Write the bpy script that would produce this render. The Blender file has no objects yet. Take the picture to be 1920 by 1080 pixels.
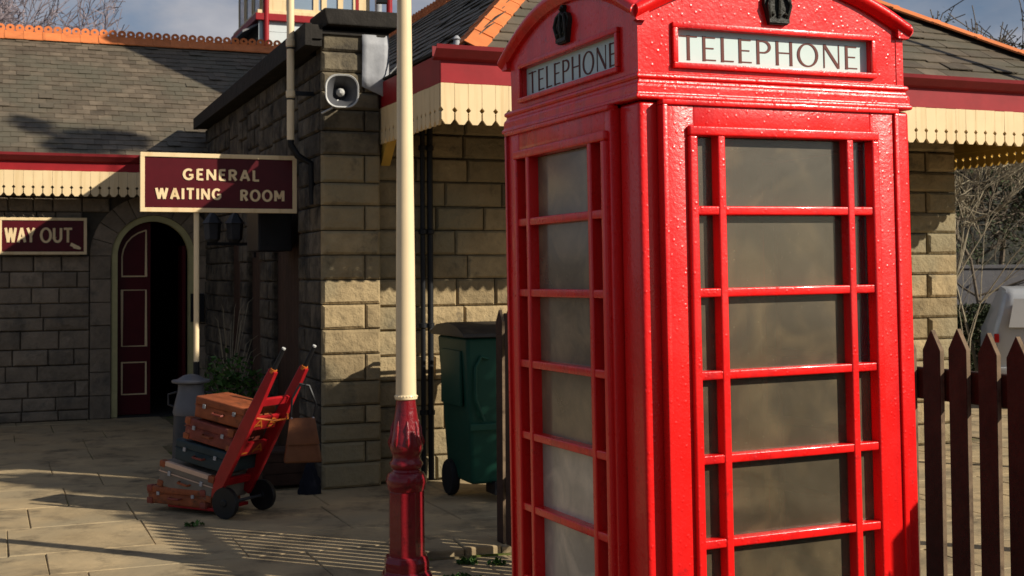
import bpy, bmesh, math, random
from mathutils import Vector, Matrix
R = math.radians
random.seed(7)
scene = bpy.context.scene
COL = scene.collection

# ------------------------------------------------------------------ camera
PITCH, ROLL, FPX, CAMZ = R(1.85), R(0.42), 2410.0, 1.72
cam_d = bpy.data.cameras.new('camera'); cam = bpy.data.objects.new('camera', cam_d); COL.objects.link(cam)
cam.location = (0, 0, CAMZ)
CM = Matrix.Rotation(math.pi/2+PITCH, 4, 'X') @ Matrix.Rotation(-ROLL, 4, 'Z')
cam.rotation_euler = CM.to_euler()
cam_d.sensor_width = 36; cam_d.lens = 36*FPX/1920
cam_d.shift_y = -(540-435)/1920
cam_d.clip_start = 0.05; cam_d.clip_end = 3000
cam_d.dof.use_dof = True; cam_d.dof.focus_distance = 3.9; cam_d.dof.aperture_fstop = 13
scene.camera = cam
# ------------------------------------------------------------------ light
SUN_AZ = Vector((0.918, -0.395, 0)).normalized(); SUN_EL = R(28.2)
world = bpy.data.worlds.new("World"); scene.world = world; world.use_nodes = True
wn, wl = world.node_tree.nodes, world.node_tree.links
bg = wn['Background']; bg.inputs[1].default_value = 0.052
sky = wn.new('ShaderNodeTexSky'); sky.sky_type = 'NISHITA'; sky.sun_disc = False
sky.sun_elevation = SUN_EL; sky.sun_rotation = math.atan2(SUN_AZ.x, SUN_AZ.y)
tc = wn.new('ShaderNodeTexCoord'); mp = wn.new('ShaderNodeMapping'); mp.inputs['Scale'].default_value = (1, 1, 2.2)
mp.inputs['Location'].default_value = (1.4, 0.5, 0.1)
nz = wn.new('ShaderNodeTexNoise'); nz.inputs['Scale'].default_value = 3.1; nz.inputs['Detail'].default_value = 7; nz.inputs['Roughness'].default_value = 0.55
rp = wn.new('ShaderNodeValToRGB'); rp.color_ramp.elements[0].position = 0.44; rp.color_ramp.elements[1].position = 0.58
n2 = wn.new('ShaderNodeTexNoise'); n2.inputs['Scale'].default_value = 5.5; n2.inputs['Detail'].default_value = 6
r2 = wn.new('ShaderNodeValToRGB'); r2.color_ramp.elements[0].color = (3.0, 3.6, 4.9, 1); r2.color_ramp.elements[1].color = (8.6, 8.6, 9.2, 1)
r2.color_ramp.elements[0].position = 0.35; r2.color_ramp.elements[1].position = 0.68
mx = wn.new('ShaderNodeMixRGB')
wl.new(tc.outputs['Generated'], mp.inputs[0]); wl.new(mp.outputs[0], nz.inputs[0]); wl.new(mp.outputs[0], n2.inputs[0])
wl.new(nz.outputs[0], rp.inputs[0]); wl.new(n2.outputs[0], r2.inputs[0])
wl.new(rp.outputs[0], mx.inputs[0]); tn = wn.new('ShaderNodeMixRGB'); tn.blend_type = 'MULTIPLY'; tn.inputs[0].default_value = 1; tn.inputs[2].default_value = (.86, 1.0, 1.18, 1); wl.new(sky.outputs[0], tn.inputs[1]); wl.new(tn.outputs[0], mx.inputs[1]); wl.new(r2.outputs[0], mx.inputs[2])
wl.new(mx.outputs[0], bg.inputs[0])
sd = bpy.data.lights.new('sun', 'SUN'); so = bpy.data.objects.new('sun', sd); COL.objects.link(so)
sd.energy = 5.0; sd.angle = R(0.53); sd.color = (1, 0.93, 0.80)
sdir = Vector((SUN_AZ.x*math.cos(SUN_EL), SUN_AZ.y*math.cos(SUN_EL), math.sin(SUN_EL)))
so.rotation_euler = (-sdir).to_track_quat('-Z', 'Y').to_euler()
scene.view_settings.view_transform = 'Standard'; scene.view_settings.look = 'None'
scene.view_settings.exposure = 0.15; scene.view_settings.gamma = 1
scene.render.engine = 'CYCLES'
scene.cycles.max_bounces = 8; scene.cycles.diffuse_bounces = 1

# ------------------------------------------------------------------ helpers
def proj(p):
    q = CM.inverted().to_3x3() @ (Vector(p)-Vector((0, 0, CAMZ)))
    if q.z > -0.1: return None
    return 960+FPX*q.x/-q.z, 435-FPX*q.y/-q.z

class MB:
    def __init__(s): s.v = []; s.f = []
    def add(s, vs, fs):
        o = len(s.v); s.v += [tuple(p) for p in vs]; s.f += [tuple(i+o for i in f) for f in fs]; return s
    def box(s, x0, x1, y0, y1, z0, z1, M=None):
        vs = [(x0,y0,z0),(x1,y0,z0),(x1,y1,z0),(x0,y1,z0),(x0,y0,z1),(x1,y0,z1),(x1,y1,z1),(x0,y1,z1)]
        if M: vs = [M @ Vector(p) for p in vs]
        return s.add(vs, [(3,2,1,0),(4,5,6,7),(0,1,5,4),(1,2,6,5),(2,3,7,6),(3,0,4,7)])
    def prism(s, pts, fn, c0, c1):
        n = len(pts); vs = [fn(a, b, c0) for a, b in pts]+[fn(a, b, c1) for a, b in pts]
        fs = [tuple(range(n)), tuple(range(2*n-1, n-1, -1))]+[((i+1) % n, i, n+i, n+(i+1) % n) for i in range(n)]
        return s.add(vs, fs)
    def ring(s, outer, inner, fn, c0, c1):
        n = len(outer); vs = [fn(*p, c) for c in (c0, c1) for L in (outer, inner) for p in L]
        fs = []
        for i in range(n):
            j = (i+1) % n
            fs += [(i, j, n+j, n+i), (2*n+j, 2*n+i, 3*n+i, 3*n+j), (j, i, 2*n+i, 2*n+j), (n+i, n+j, 3*n+j, 3*n+i)]
        return s.add(vs, fs)
    def tube(s, pts, rad, n=8, cap=True):
        pts = [Vector(p) for p in pts]; k = len(pts)
        if not hasattr(rad, '__len__'): rad = [rad]*k
        vs = []; up = None
        for i, p in enumerate(pts):
            d = (pts[min(i+1, k-1)]-pts[max(i-1, 0)]).normalized()
            if up is None: up = Vector((0, 0, 1)) if abs(d.z) < .9 else Vector((1, 0, 0))
            a = d.cross(up).normalized(); b = a.cross(d).normalized(); up = b
            for j in range(n):
                t = 2*math.pi*j/n; vs.append(p+(a*math.cos(t)+b*math.sin(t))*rad[i])
        fs = [(i*n+j, i*n+(j+1) % n, (i+1)*n+(j+1) % n, (i+1)*n+j) for i in range(k-1) for j in range(n)]
        if cap: fs += [tuple(range(n-1, -1, -1)), tuple((k-1)*n+j for j in range(n))]
        return s.add(vs, fs)
    def lathe(s, prof, n=24, c=(0, 0, 0), M=None, ph=0):
        vs = []
        for r, z in prof:
            for j in range(n):
                t = 2*math.pi*(j+ph)/n; p = Vector((c[0]+r*math.cos(t), c[1]+r*math.sin(t), c[2]+z))
                vs.append(M @ p if M else p)
        k = len(prof)
        fs = [(i*n+j, i*n+(j+1) % n, (i+1)*n+(j+1) % n, (i+1)*n+j) for i in range(k-1) for j in range(n)]
        fs += [tuple(range(n-1, -1, -1)), tuple((k-1)*n+j for j in range(n))]
        return s.add(vs, fs)
    def mesh(s, name, mat, bevel=0, seg=2, smooth=False):
        me = bpy.data.meshes.new(name); me.from_pydata(s.v, [], s.f); me.update()
        if bevel or smooth is True or smooth:
            bm = bmesh.new(); bm.from_mesh(me)
            bmesh.ops.recalc_face_normals(bm, faces=bm.faces)
            if bevel:
                es = [e for e in bm.edges if len(e.link_faces) == 2 and e.calc_face_angle(0) > 0.45]
                bmesh.ops.bevel(bm, geom=es, offset=bevel, segments=seg, affect='EDGES', profile=0.6, clamp_overlap=True)
            if smooth:
                for f in bm.faces: f.smooth = True
                for e in bm.edges:
                    e.smooth = not (len(e.link_faces) == 2 and e.calc_face_angle(0) > 0.75)
            bm.to_mesh(me); bm.free()
        else:
            bm = bmesh.new(); bm.from_mesh(me); bmesh.ops.recalc_face_normals(bm, faces=bm.faces); bm.to_mesh(me); bm.free()
        if mat: me.materials.append(mat)
        return me
    def build(s, name, mat, parent=None, bevel=0, seg=2, smooth=False):
        return obj(name, s.mesh(name, mat, bevel, seg, smooth), parent)

def obj(name, me, parent=None):
    o = bpy.data.objects.new(name, me); COL.objects.link(o)
    if parent: o.parent = parent
    return o
def tag(o, label=None, cat=None, group=None, kind=None):
    if label: o['label'] = label
    if cat: o['category'] = cat
    if group: o['group'] = group
    if kind: o['kind'] = kind
    return o
def thing(name, label, cat, loc=(0, 0, 0), rz=0, group=None):
    o = bpy.data.objects.new(name, None); COL.objects.link(o); o.empty_display_size = .1
    o.location = loc; o.rotation_euler = (0, 0, rz)
    return tag(o, label, cat, group)
def copy_tree(o, parent=None):
    c = o.copy(); COL.objects.link(c); c.parent = parent
    for ch in [x for x in bpy.data.objects if x.parent == o]: copy_tree(ch, c)
    return c
def mat_of(o):   # world matrix without depsgraph
    m = Matrix.Translation(o.location) @ o.rotation_euler.to_matrix().to_4x4()
    return (mat_of(o.parent) @ m) if o.parent else m
def scatter(parent, name, pieces, mat, limit=300, stuffname=None):
    """pieces: MB each, in the parent's coordinates; the ones that show largest are objects, the rest one mesh"""
    W = mat_of(parent); sc = []
    for i, mb in enumerate(pieces):
        ps = [proj(W @ Vector(p)) for p in mb.v]
        if any(p is None for p in ps): sc.append((0, i)); continue
        x0, x1 = max(0, min(p[0] for p in ps)), min(1920, max(p[0] for p in ps))
        y0, y1 = max(0, min(p[1] for p in ps)), min(1080, max(p[1] for p in ps))
        sc.append((max(0, x1-x0)*max(0, y1-y0), i))
    sc.sort(reverse=True); rest = MB(); n = 0
    for a, i in sc:
        if n < limit and a > 0:
            pieces[i].build(name, mat(i) if callable(mat) else mat, parent); n += 1
        else: rest.add(pieces[i].v, pieces[i].f)
    if rest.v:
        o = rest.build(stuffname or name+'_field', mat(0) if callable(mat) else mat, parent); o['kind'] = 'stuff'
XYZ = lambda a, b, c: (a, b, c)
XZ = lambda a, b, c: (a, c, b)      # (u,z) polygon extruded in v
YZ = lambda a, b, c: (c, a, b)      # (v,z) polygon extruded in u

# ------------------------------------------------------------------ materials
MATS = {}
def material(name, base, rough=.7, var=.15, scale=6., bump=.3, bscale=None, bdist=.01, spots=None, spot_scale=3., spot_pos=(.5, .65),
             tint=0., metal=0., coat=0., spec=.22, streak=None, hue=None, voro=None, vd=.004, alpha=None, bdet=8, rvar=0):
    if name in MATS: return MATS[name]
    m = bpy.data.materials.new(name); m.use_nodes = True; N, L = m.node_tree.nodes, m.node_tree.links
    b = N['Principled BSDF']; geo = N.new('ShaderNodeNewGeometry'); inf = N.new('ShaderNodeObjectInfo')
    pos = geo.outputs['Position']
    n1 = N.new('ShaderNodeTexNoise'); n1.inputs['Scale'].default_value = scale; n1.inputs['Detail'].default_value = 8; n1.inputs['Roughness'].default_value = .62
    L.new(pos, n1.inputs[0])
    rm = N.new('ShaderNodeMapRange'); rm.inputs[1].default_value = .3; rm.inputs[2].default_value = .7; rm.inputs[3].default_value = 1-var; rm.inputs[4].default_value = 1+var
    L.new(n1.outputs[0], rm.inputs[0]); val = rm.outputs[0]
    if tint:
        ad = N.new('ShaderNodeMath'); ad.operation = 'ADD'; L.new(geo.outputs['Random Per Island'], ad.inputs[0]); L.new(inf.outputs['Random'], ad.inputs[1])
        fr = N.new('ShaderNodeMath'); fr.operation = 'FRACT'; L.new(ad.outputs[0], fr.inputs[0])
        r3 = N.new('ShaderNodeMapRange'); r3.inputs[3].default_value = 1-tint; r3.inputs[4].default_value = 1+tint; L.new(fr.outputs[0], r3.inputs[0])
        mu = N.new('ShaderNodeMath'); mu.operation = 'MULTIPLY'; L.new(val, mu.inputs[0]); L.new(r3.outputs[0], mu.inputs[1]); val = mu.outputs[0]
    vm = N.new('ShaderNodeVectorMath'); vm.operation = 'SCALE'; vm.inputs[0].default_value = base[:3]; L.new(val, vm.inputs['Scale'])
    col = vm.outputs[0]
    if hue:       # second colour by random per piece / low noise
        h = N.new('ShaderNodeMixRGB'); h.inputs[2].default_value = (*hue, 1)
        n5 = N.new('ShaderNodeTexNoise'); n5.inputs['Scale'].default_value = 1.7; n5.inputs['Detail'].default_value = 5; L.new(pos, n5.inputs[0])
        c5 = N.new('ShaderNodeValToRGB'); c5.color_ramp.elements[0].position = .42; c5.color_ramp.elements[1].position = .66; L.new(n5.outputs[0], c5.inputs[0])
        L.new(c5.outputs[0], h.inputs[0]); L.new(col, h.inputs[1]); col = h.outputs[0]
    if spots:
        n3 = N.new('ShaderNodeTexNoise'); n3.inputs['Scale'].default_value = spot_scale; n3.inputs['Detail'].default_value = 9; n3.inputs['Roughness'].default_value = .68
        L.new(pos, n3.inputs[0]); c3 = N.new('ShaderNodeValToRGB'); c3.color_ramp.elements[0].position, c3.color_ramp.elements[1].position = spot_pos
        L.new(n3.outputs[0], c3.inputs[0]); mi = N.new('ShaderNodeMixRGB'); mi.inputs[2].default_value = (*spots, 1)
        L.new(c3.outputs[0], mi.inputs[0]); L.new(col, mi.inputs[1]); col = mi.outputs[0]
    if streak:
        mpg = N.new('ShaderNodeMapping'); mpg.inputs['Scale'].default_value = (14, 14, .8); L.new(pos, mpg.inputs[0])
        n4 = N.new('ShaderNodeTexNoise'); n4.inputs['Scale'].default_value = 1.2; n4.inputs['Detail'].default_value = 6; L.new(mpg.outputs[0], n4.inputs[0])
        c4 = N.new('ShaderNodeValToRGB'); c4.color_ramp.elements[0].position = .5; c4.color_ramp.elements[1].position = .75; L.new(n4.outputs[0], c4.inputs[0])
        mi = N.new('ShaderNodeMixRGB'); mi.inputs[2].default_value = (*streak, 1); L.new(c4.outputs[0], mi.inputs[0]); L.new(col, mi.inputs[1]); col = mi.outputs[0]
    L.new(col, b.inputs['Base Color'])
    b.inputs['Roughness'].default_value = rough; b.inputs['Metallic'].default_value = metal
    b.inputs['Specular IOR Level'].default_value = spec
    if rvar:
        rr = N.new('ShaderNodeMapRange'); rr.inputs[1].default_value = .3; rr.inputs[2].default_value = .7; rr.inputs[3].default_value = rough-rvar; rr.inputs[4].default_value = rough+rvar
        L.new(n1.outputs[0], rr.inputs[0]); L.new(rr.outputs[0], b.inputs['Roughness'])
    if coat: b.inputs['Coat Weight'].default_value = coat; b.inputs['Coat Roughness'].default_value = .08
    nrm = None
    if bump:
        nb = N.new('ShaderNodeTexNoise'); nb.inputs['Scale'].default_value = bscale or scale*3; nb.inputs['Detail'].default_value = bdet; nb.inputs['Roughness'].default_value = .6
        L.new(pos, nb.inputs[0]); bp = N.new('ShaderNodeBump'); bp.inputs['Strength'].default_value = bump; bp.inputs['Distance'].default_value = bdist
        L.new(nb.outputs[0], bp.inputs['Height']); nrm = bp.outputs[0]
    if voro:
        vo = N.new('ShaderNodeTexVoronoi'); vo.inputs['Scale'].default_value = voro; L.new(pos, vo.inputs['Vector'])
        c6 = N.new('ShaderNodeValToRGB'); c6.color_ramp.elements[0].position = .0; c6.color_ramp.elements[0].color = (1, 1, 1, 1)
        c6.color_ramp.elements[1].position = .28; c6.color_ramp.elements[1].color = (0, 0, 0, 1); L.new(vo.outputs['Distance'], c6.inputs[0])
        bp2 = N.new('ShaderNodeBump'); bp2.inputs['Strength'].default_value = .8; bp2.inputs['Distance'].default_value = vd
        L.new(c6.outputs[0], bp2.inputs['Height'])
        if nrm: L.new(nrm, bp2.inputs['Normal'])
        nrm = bp2.outputs[0]
    if nrm: L.new(nrm, b.inputs['Normal'])
    MATS[name] = m; return m

RED = material('red_gloss_paint', (.88, .011, .009), .30, .05, 9, .38, 95, .0026, coat=.2, spec=.35, streak=(.60, .010, .012), spots=(.52, .012, .012), spot_scale=14, spot_pos=(.62, .72), voro=52, vd=.0011, bdet=4, rvar=.08)
RED_OLD = RED
CROWN = material('black_crown_paint', (.03, .028, .02), .45, .5, 30, .8, 90, .006)
OPAL = material('opal_glass', (.62, .72, .68), .25, .04, 4, 0)
LET_BR = material('brown_lettering', (.12, .025, .015), .5, .1, 10, 0)
CREAM = material('cream_paint', (.80, .60, .34), .5, .05, 5, .1, 30, .002, streak=(.66, .47, .24))
CREAM_G = material('cream_gloss_paint', (.85, .66, .40), .3, .04, 5, .15, 20, .002, coat=.3)
MAROON = material('maroon_paint', (.30, .014, .018), .45, .12, 6, .2, 25, .003)
MAROON_G = material('maroon_gloss_paint', (.21, .009, .014), .24, .15, 6, .8, 34, .007, coat=.5, spots=(.10, .006, .008), spot_scale=10, spot_pos=(.55, .7))
GUT = material('gutter_maroon', (.22, .02, .024), .5, .15, 6, .2, 25, .003)
SIGNRED = material('sign_maroon', (.075, .0035, .007), .4, .15, 6, .1, 20, .002)
STONE = material('sandstone', (.335, .245, .13), .9, .25, 7, 1, 16, .022, tint=.24, hue=(.27, .22, .13), spots=(.10, .085, .06), spot_scale=5, spot_pos=(.56, .75))
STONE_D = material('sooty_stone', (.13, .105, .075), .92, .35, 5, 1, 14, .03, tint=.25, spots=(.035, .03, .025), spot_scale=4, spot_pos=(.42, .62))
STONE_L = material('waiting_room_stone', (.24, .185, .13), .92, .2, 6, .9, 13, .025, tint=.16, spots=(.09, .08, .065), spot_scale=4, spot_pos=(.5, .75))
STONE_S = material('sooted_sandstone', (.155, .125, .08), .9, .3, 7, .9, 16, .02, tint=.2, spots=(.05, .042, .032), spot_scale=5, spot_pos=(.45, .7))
MORTAR = material('mortar', (.09, .075, .055), .95, .2, 10, .5, 30, .01)
SLATE = material('slate', (.135, .104, .072), .6, .28, 5, .6, 22, .007, tint=.3, hue=(.115, .10, .07), spots=(.30, .27, .20), spot_scale=9, spot_pos=(.68, .8))
TERRA = material('terracotta', (.66, .20, .065), .8, .13, 8, .3, 20, .004, tint=.12, spots=(.30, .10, .045), spot_scale=6, spot_pos=(.58, .8))
LEAD = material('lead_flashing', (.34, .34, .35), .5, .2, 6, .4, 12, .01, streak=(.55, .55, .56))
COPING = material('sooty_coping', (.026, .022, .018), .85, .3, 6, .6, 14, .02, spots=(.06, .065, .02), spot_scale=5, spot_pos=(.62, .78))
FLAG = material('flagstone', (.425, .31, .17), .88, .22, 2.2, .5, 14, .012, tint=.09, hue=(.35, .27, .16), spots=(.17, .13, .078), spot_scale=2.4, spot_pos=(.50, .66), rvar=.08)
JOINT = material('joint_dirt', (.20, .155, .085), .95, .3, 20, .6, 30, .01, spots=(.09, .11, .02), spot_scale=4, spot_pos=(.5, .6))
GROUND = material('tarmac', (.06, .055, .048), .95, .3, .6, .4, 4, .03)
WOOD_D = material('dark_stained_wood', (.045, .022, .014), .7, .3, 12, .5, 40, .004, tint=.12)
WOODW = material('sunlit_weathered_edge', (.17, .115, .07), .85, .3, 12, .5, 40, .004, spots=(.05, .03, .02), spot_scale=9, spot_pos=(.5, .7))  # weathered picket edges, also lightened to stand for sun on them
BLACK = material('black_metal', (.012, .012, .013), .45, .2, 8, .2, 30, .003)
BLACKP = material('black_plastic', (.015, .015, .017), .4, .2, 8, .1, 30, .003)
IRON = material('dark_grey_iron', (.04, .04, .044), .5, .3, 8, .3, 30, .004)
GREEN = material('green_plastic', (.008, .055, .034), .5, .12, 4, .1, 30, .003)
LIDBR = material('bin_lid_dark', (.05, .04, .03), .5, .2, 6, .2, 20, .004)
GREYPL = material('pale_grey_enamel', (.50, .49, .46), .35, .08, 6, .1, 20, .002)
HORNIN = material('horn_dark_grey', (.09, .09, .095), .4, .1, 6, .1, 20, .002)
GREYIN = material('dull_grey_metal', (.12, .12, .13), .45, .1, 6, .1, 20, .002)
TAN = material('tan_leather', (.27, .072, .026), .55, .35, 9, .5, 34, .004, spots=(.10, .04, .02), spot_scale=11, spot_pos=(.52, .68))
OXB = material('oxblood_leather', (.20, .045, .03), .5, .35, 9, .5, 34, .004, spots=(.34, .13, .07), spot_scale=12, spot_pos=(.60, .70))
TEAL = material('dark_teal_case', (.02, .035, .042), .5, .2, 8, .3, 30, .004)
CASEG = material('grey_canvas_case', (.18, .15, .12), .7, .2, 10, .4, 60, .003)
BAND = material('pale_leather_band', (.62, .42, .30), .5, .12, 10, .3, 30, .003)
ORANGE = material('orange_lettering', (.50, .13, .02), .5, .1, 10, 0)
TROLRED = material('trolley_red', (.34, .010, .014), .3, .2, 8, .2, 25, .003, coat=.2)
BAGBR = material('brown_leather', (.15, .055, .022), .45, .25, 8, .35, 30, .004)
NAVY = material('navy_cloth', (.010, .011, .018), .9, .2, 12, .3, 40, .004)
SILVER = material('silver_car_paint', (.50, .50, .50), .35, .04, 4, 0, metal=.1, coat=.4)
CARGL = material('car_glass', (.42, .41, .40), .15, .05, 4, 0)
TAIL = material('tail_light_red', (.45, .01, .01), .2, .1, 4, 0)
RUBBER = material('rubber', (.015, .015, .015), .8, .2, 10, .2, 40, .003)
BARK = material('twig_bark', (.16, .125, .09), .9, .25, 8, .3, 30, .01)
BARKP = material('pale_twig', (.30, .25, .17), .9, .25, 8, .3, 30, .01)
BARKG = material('grey_twig', (.26, .21, .22), .9, .2, 8, 0)
LEAF = material('leaf_green', (.05, .11, .02), .6, .3, 8, 0, tint=.35)
LEAFD = material('ivy_dark', (.035, .045, .018), .7, .3, 3, 0, tint=.4)
BOXWH = material('white_boarding', (.62, .66, .65), .6, .06, 4, .1, 20, .003)
BOXGR = material('shaded_grey_boarding', (.20, .20, .20), .7, .1, 4, .1, 20, .003)  # shade of the side face put into the boarding colour
WINGL = material('window_glass', (.25, .32, .40), .06, .03, 3, 0, spec=.8)  # blue-grey base stands in for sky reflected in the panes
DARKIN = material('dark_interior', (.035, .032, .028), .9, .2, 4, .1)
WALLG = material('grey_render', (.105, .10, .105), .9, .15, 3, .4, 14, .02)
HILLM = material('wooded_hillside', (.07, .065, .045), .95, .5, .25, .8, 1.2, .6)
SOFFIT = material('ochre_soffit_paint', (.60, .36, .07), .5, .1, 6, .1, 20, .003)

def glass_mat(name, dirt, amount, rough=.12, smear=2.):
    m = bpy.data.materials.new(name); m.use_nodes = True; N, L = m.node_tree.nodes, m.node_tree.links
    N.remove(N['Principled BSDF']); out = N['Material Output']
    geo = N.new('ShaderNodeNewGeometry')
    tr = N.new('ShaderNodeBsdfTransparent'); tr.inputs[0].default_value = (.80, .80, .76, 1)
    df = N.new('ShaderNodeBsdfPrincipled'); df.inputs['Roughness'].default_value = .5
    gl = N.new('ShaderNodeBsdfGlossy'); gl.inputs['Roughness'].default_value = rough; gl.inputs[0].default_value = (.9, .9, .9, 1)
    n = N.new('ShaderNodeTexNoise'); n.inputs['Scale'].default_value = smear; n.inputs['Detail'].default_value = 8; n.inputs['Roughness'].default_value = .7; n.inputs['Distortion'].default_value = 1.4
    L.new(geo.outputs['Position'], n.inputs[0])
    r = N.new('ShaderNodeMapRange'); r.inputs[1].default_value = .3; r.inputs[2].default_value = .7; r.inputs[3].default_value = max(0, amount-.16); r.inputs[4].default_value = amount+.18
    L.new(n.outputs[0], r.inputs[0])
    sp = N.new('ShaderNodeTexVoronoi'); sp.inputs['Scale'].default_value = 46; L.new(geo.outputs['Position'], sp.inputs['Vector'])
    sr = N.new('ShaderNodeValToRGB'); sr.color_ramp.elements[0].position = .05; sr.color_ramp.elements[0].color = (.30, .30, .30, 1); sr.color_ramp.elements[1].position = .10; sr.color_ramp.elements[1].color = (0, 0, 0, 1)
    L.new(sp.outputs['Distance'], sr.inputs[0])
    add = N.new('ShaderNodeMath'); add.operation = 'ADD'; add.use_clamp = True; L.new(r.outputs[0], add.inputs[0]); L.new(sr.outputs[0], add.inputs[1])
    cr = N.new('ShaderNodeMixRGB'); cr.inputs[1].default_value = (*dirt, 1); cr.inputs[2].default_value = (dirt[0]*2.0, dirt[1]*1.9, dirt[2]*1.75, 1)
    n6 = N.new('ShaderNodeTexNoise'); n6.inputs['Scale'].default_value = 5; n6.inputs['Detail'].default_value = 5; L.new(geo.outputs['Position'], n6.inputs[0])
    c9 = N.new('ShaderNodeValToRGB'); c9.color_ramp.elements[0].position = .45; c9.color_ramp.elements[1].position = .75; n6.inputs['Distortion'].default_value = 1.2; L.new(n6.outputs[0], c9.inputs[0]); L.new(c9.outputs[0], cr.inputs[0]); L.new(cr.outputs[0], df.inputs['Base Color'])
    m1 = N.new('ShaderNodeMixShader'); L.new(add.outputs[0], m1.inputs[0]); L.new(tr.outputs[0], m1.inputs[1]); L.new(df.outputs[0], m1.inputs[2])
    fr = N.new('ShaderNodeFresnel'); fr.inputs[0].default_value = 1.45
    m2 = N.new('ShaderNodeMixShader'); L.new(fr.outputs[0], m2.inputs[0]); L.new(m1.outputs[0], m2.inputs[1]); L.new(gl.outputs[0], m2.inputs[2])
    L.new(m2.outputs[0], out.inputs[0]); return m
DIRTY = glass_mat('dirty_kiosk_glass', (.125, .094, .050), .50)
DIRTY3 = glass_mat('brown_kiosk_glass', (.27, .195, .115), .68)
CLEARG = glass_mat('clean_dark_glass', (.05, .05, .05), .22)
DIRTY2 = glass_mat('cloudy_kiosk_glass', (.46, .39, .31), .85, .2, 3)

def stroke(mb, pts, w, fn, c0, c1):
    pts = [Vector((p[0], p[1])) for p in pts]; n = len(pts); L_, R_ = [], []
    closed = (pts[0]-pts[-1]).length < 1e-6
    for i in range(n):
        a = pts[i-1] if i else (pts[-2] if closed else pts[0]); b = pts[i+1] if i < n-1 else (pts[1] if closed else pts[-1])
        d = (b-a).normalized(); nn = Vector((-d.y, d.x))
        k = 1.0
        if 0 < i < n-1 or closed:
            d1 = (pts[i]-a).normalized(); c = abs(d1.dot(d)); k = 1/max(c, .5)
        ww = w[i] if hasattr(w, '__len__') else w
        L_.append(pts[i]+nn*ww/2*k); R_.append(pts[i]-nn*ww/2*k)
    for i in range(n-1):
        mb.prism([tuple(L_[i]), tuple(L_[i+1]), tuple(R_[i+1]), tuple(R_[i])], fn, c0, c1)
def arc(cx, cy, rx, ry, a0, a1, n=14): return [(cx+rx*math.cos(R(a0+(a1-a0)*i/n)), cy+ry*math.sin(R(a0+(a1-a0)*i/n))) for i in range(n+1)]
# letters as strokes in a unit-high box: (width, [(points, kind)]) kind: t thick, n thin
GL = {
 'T': (.66, [([(.33, 0), (.33, 1)], 't'), ([(0, .955), (.66, .955)], 'n')]),
 'E': (.52, [([(.08, 0), (.08, 1)], 't'), ([(.08, .955), (.50, .955)], 'n'), ([(.08, .52), (.44, .52)], 'n'), ([(.08, .045), (.52, .045)], 'n')]),
 'L': (.50, [([(.08, 0), (.08, 1)], 't'), ([(.08, .045), (.50, .045)], 'n')]),
 'P': (.58, [([(.08, 0), (.08, 1)], 't'), ([(.08, .955)]+arc(.28, .72, .25, .235, 90, -90)+[(.08, .485)], 'c')]),
 'H': (.70, [([(.08, 0), (.08, 1)], 't'), ([(.62, 0), (.62, 1)], 't'), ([(.08, .52), (.62, .52)], 'n')]),
 'O': (.84, [(arc(.42, .5, .37, .47, 0, 360, 28), 'o')]),
 'N': (.74, [([(.07, 0), (.07, 1)], 'n'), ([(.08, .97), (.66, .03)], 't'), ([(.67, 0), (.67, 1)], 'n')]),
 'G': (.80, [(arc(.42, .5, .36, .45, 48, 318, 20), 'o'), ([(.45, .44), (.72, .44), (.72, .16)], 'n')]),
 'R': (.64, [([(.08, 0), (.08, 1)], 't'), ([(.08, .95)]+arc(.30, .72, .24, .23, 90, -90)+[(.08, .49)], 'c'), ([(.30, .49), (.58, 0)], 't')]),
 'A': (.78, [([(.06, 0), (.39, 1)], 't'), ([(.72, 0), (.39, 1)], 't'), ([(.16, .30), (.62, .30)], 'n')]),
 'W': (1.06, [([(.05, 1), (.29, 0)], 't'), ([(.29, 0), (.53, .98)], 't'), ([(.53, .98), (.77, 0)], 't'), ([(.77, 0), (1.01, 1)], 't')]),
 'I': (.16, [([(.08, 0), (.08, 1)], 't')]),
 'M': (.86, [([(.08, 0), (.08, 1)], 't'), ([(.10, .97), (.43, .25)], 't'), ([(.43, .25), (.76, .97)], 't'), ([(.78, 0), (.78, 1)], 't')]),
 'Y': (.72, [([(.36, 0), (.36, .48)], 't'), ([(.04, 1), (.36, .45)], 't'), ([(.68, 1), (.36, .45)], 't')]),
 'U': (.70, [([(.08, 1), (.08, .34)]+arc(.35, .34, .27, .29, 180, 360)+[(.62, 1)], 't')]),
 'B': (.60, [([(.08, 0), (.08, 1)], 't'), ([(.08, .95)]+arc(.30, .74, .19, .21, 90, -90)+[(.08, .53)], 'c'), ([(.08, .52)]+arc(.30, .28, .25, .24, 90, -90)+[(.08, .05)], 'c')]),
}
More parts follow.
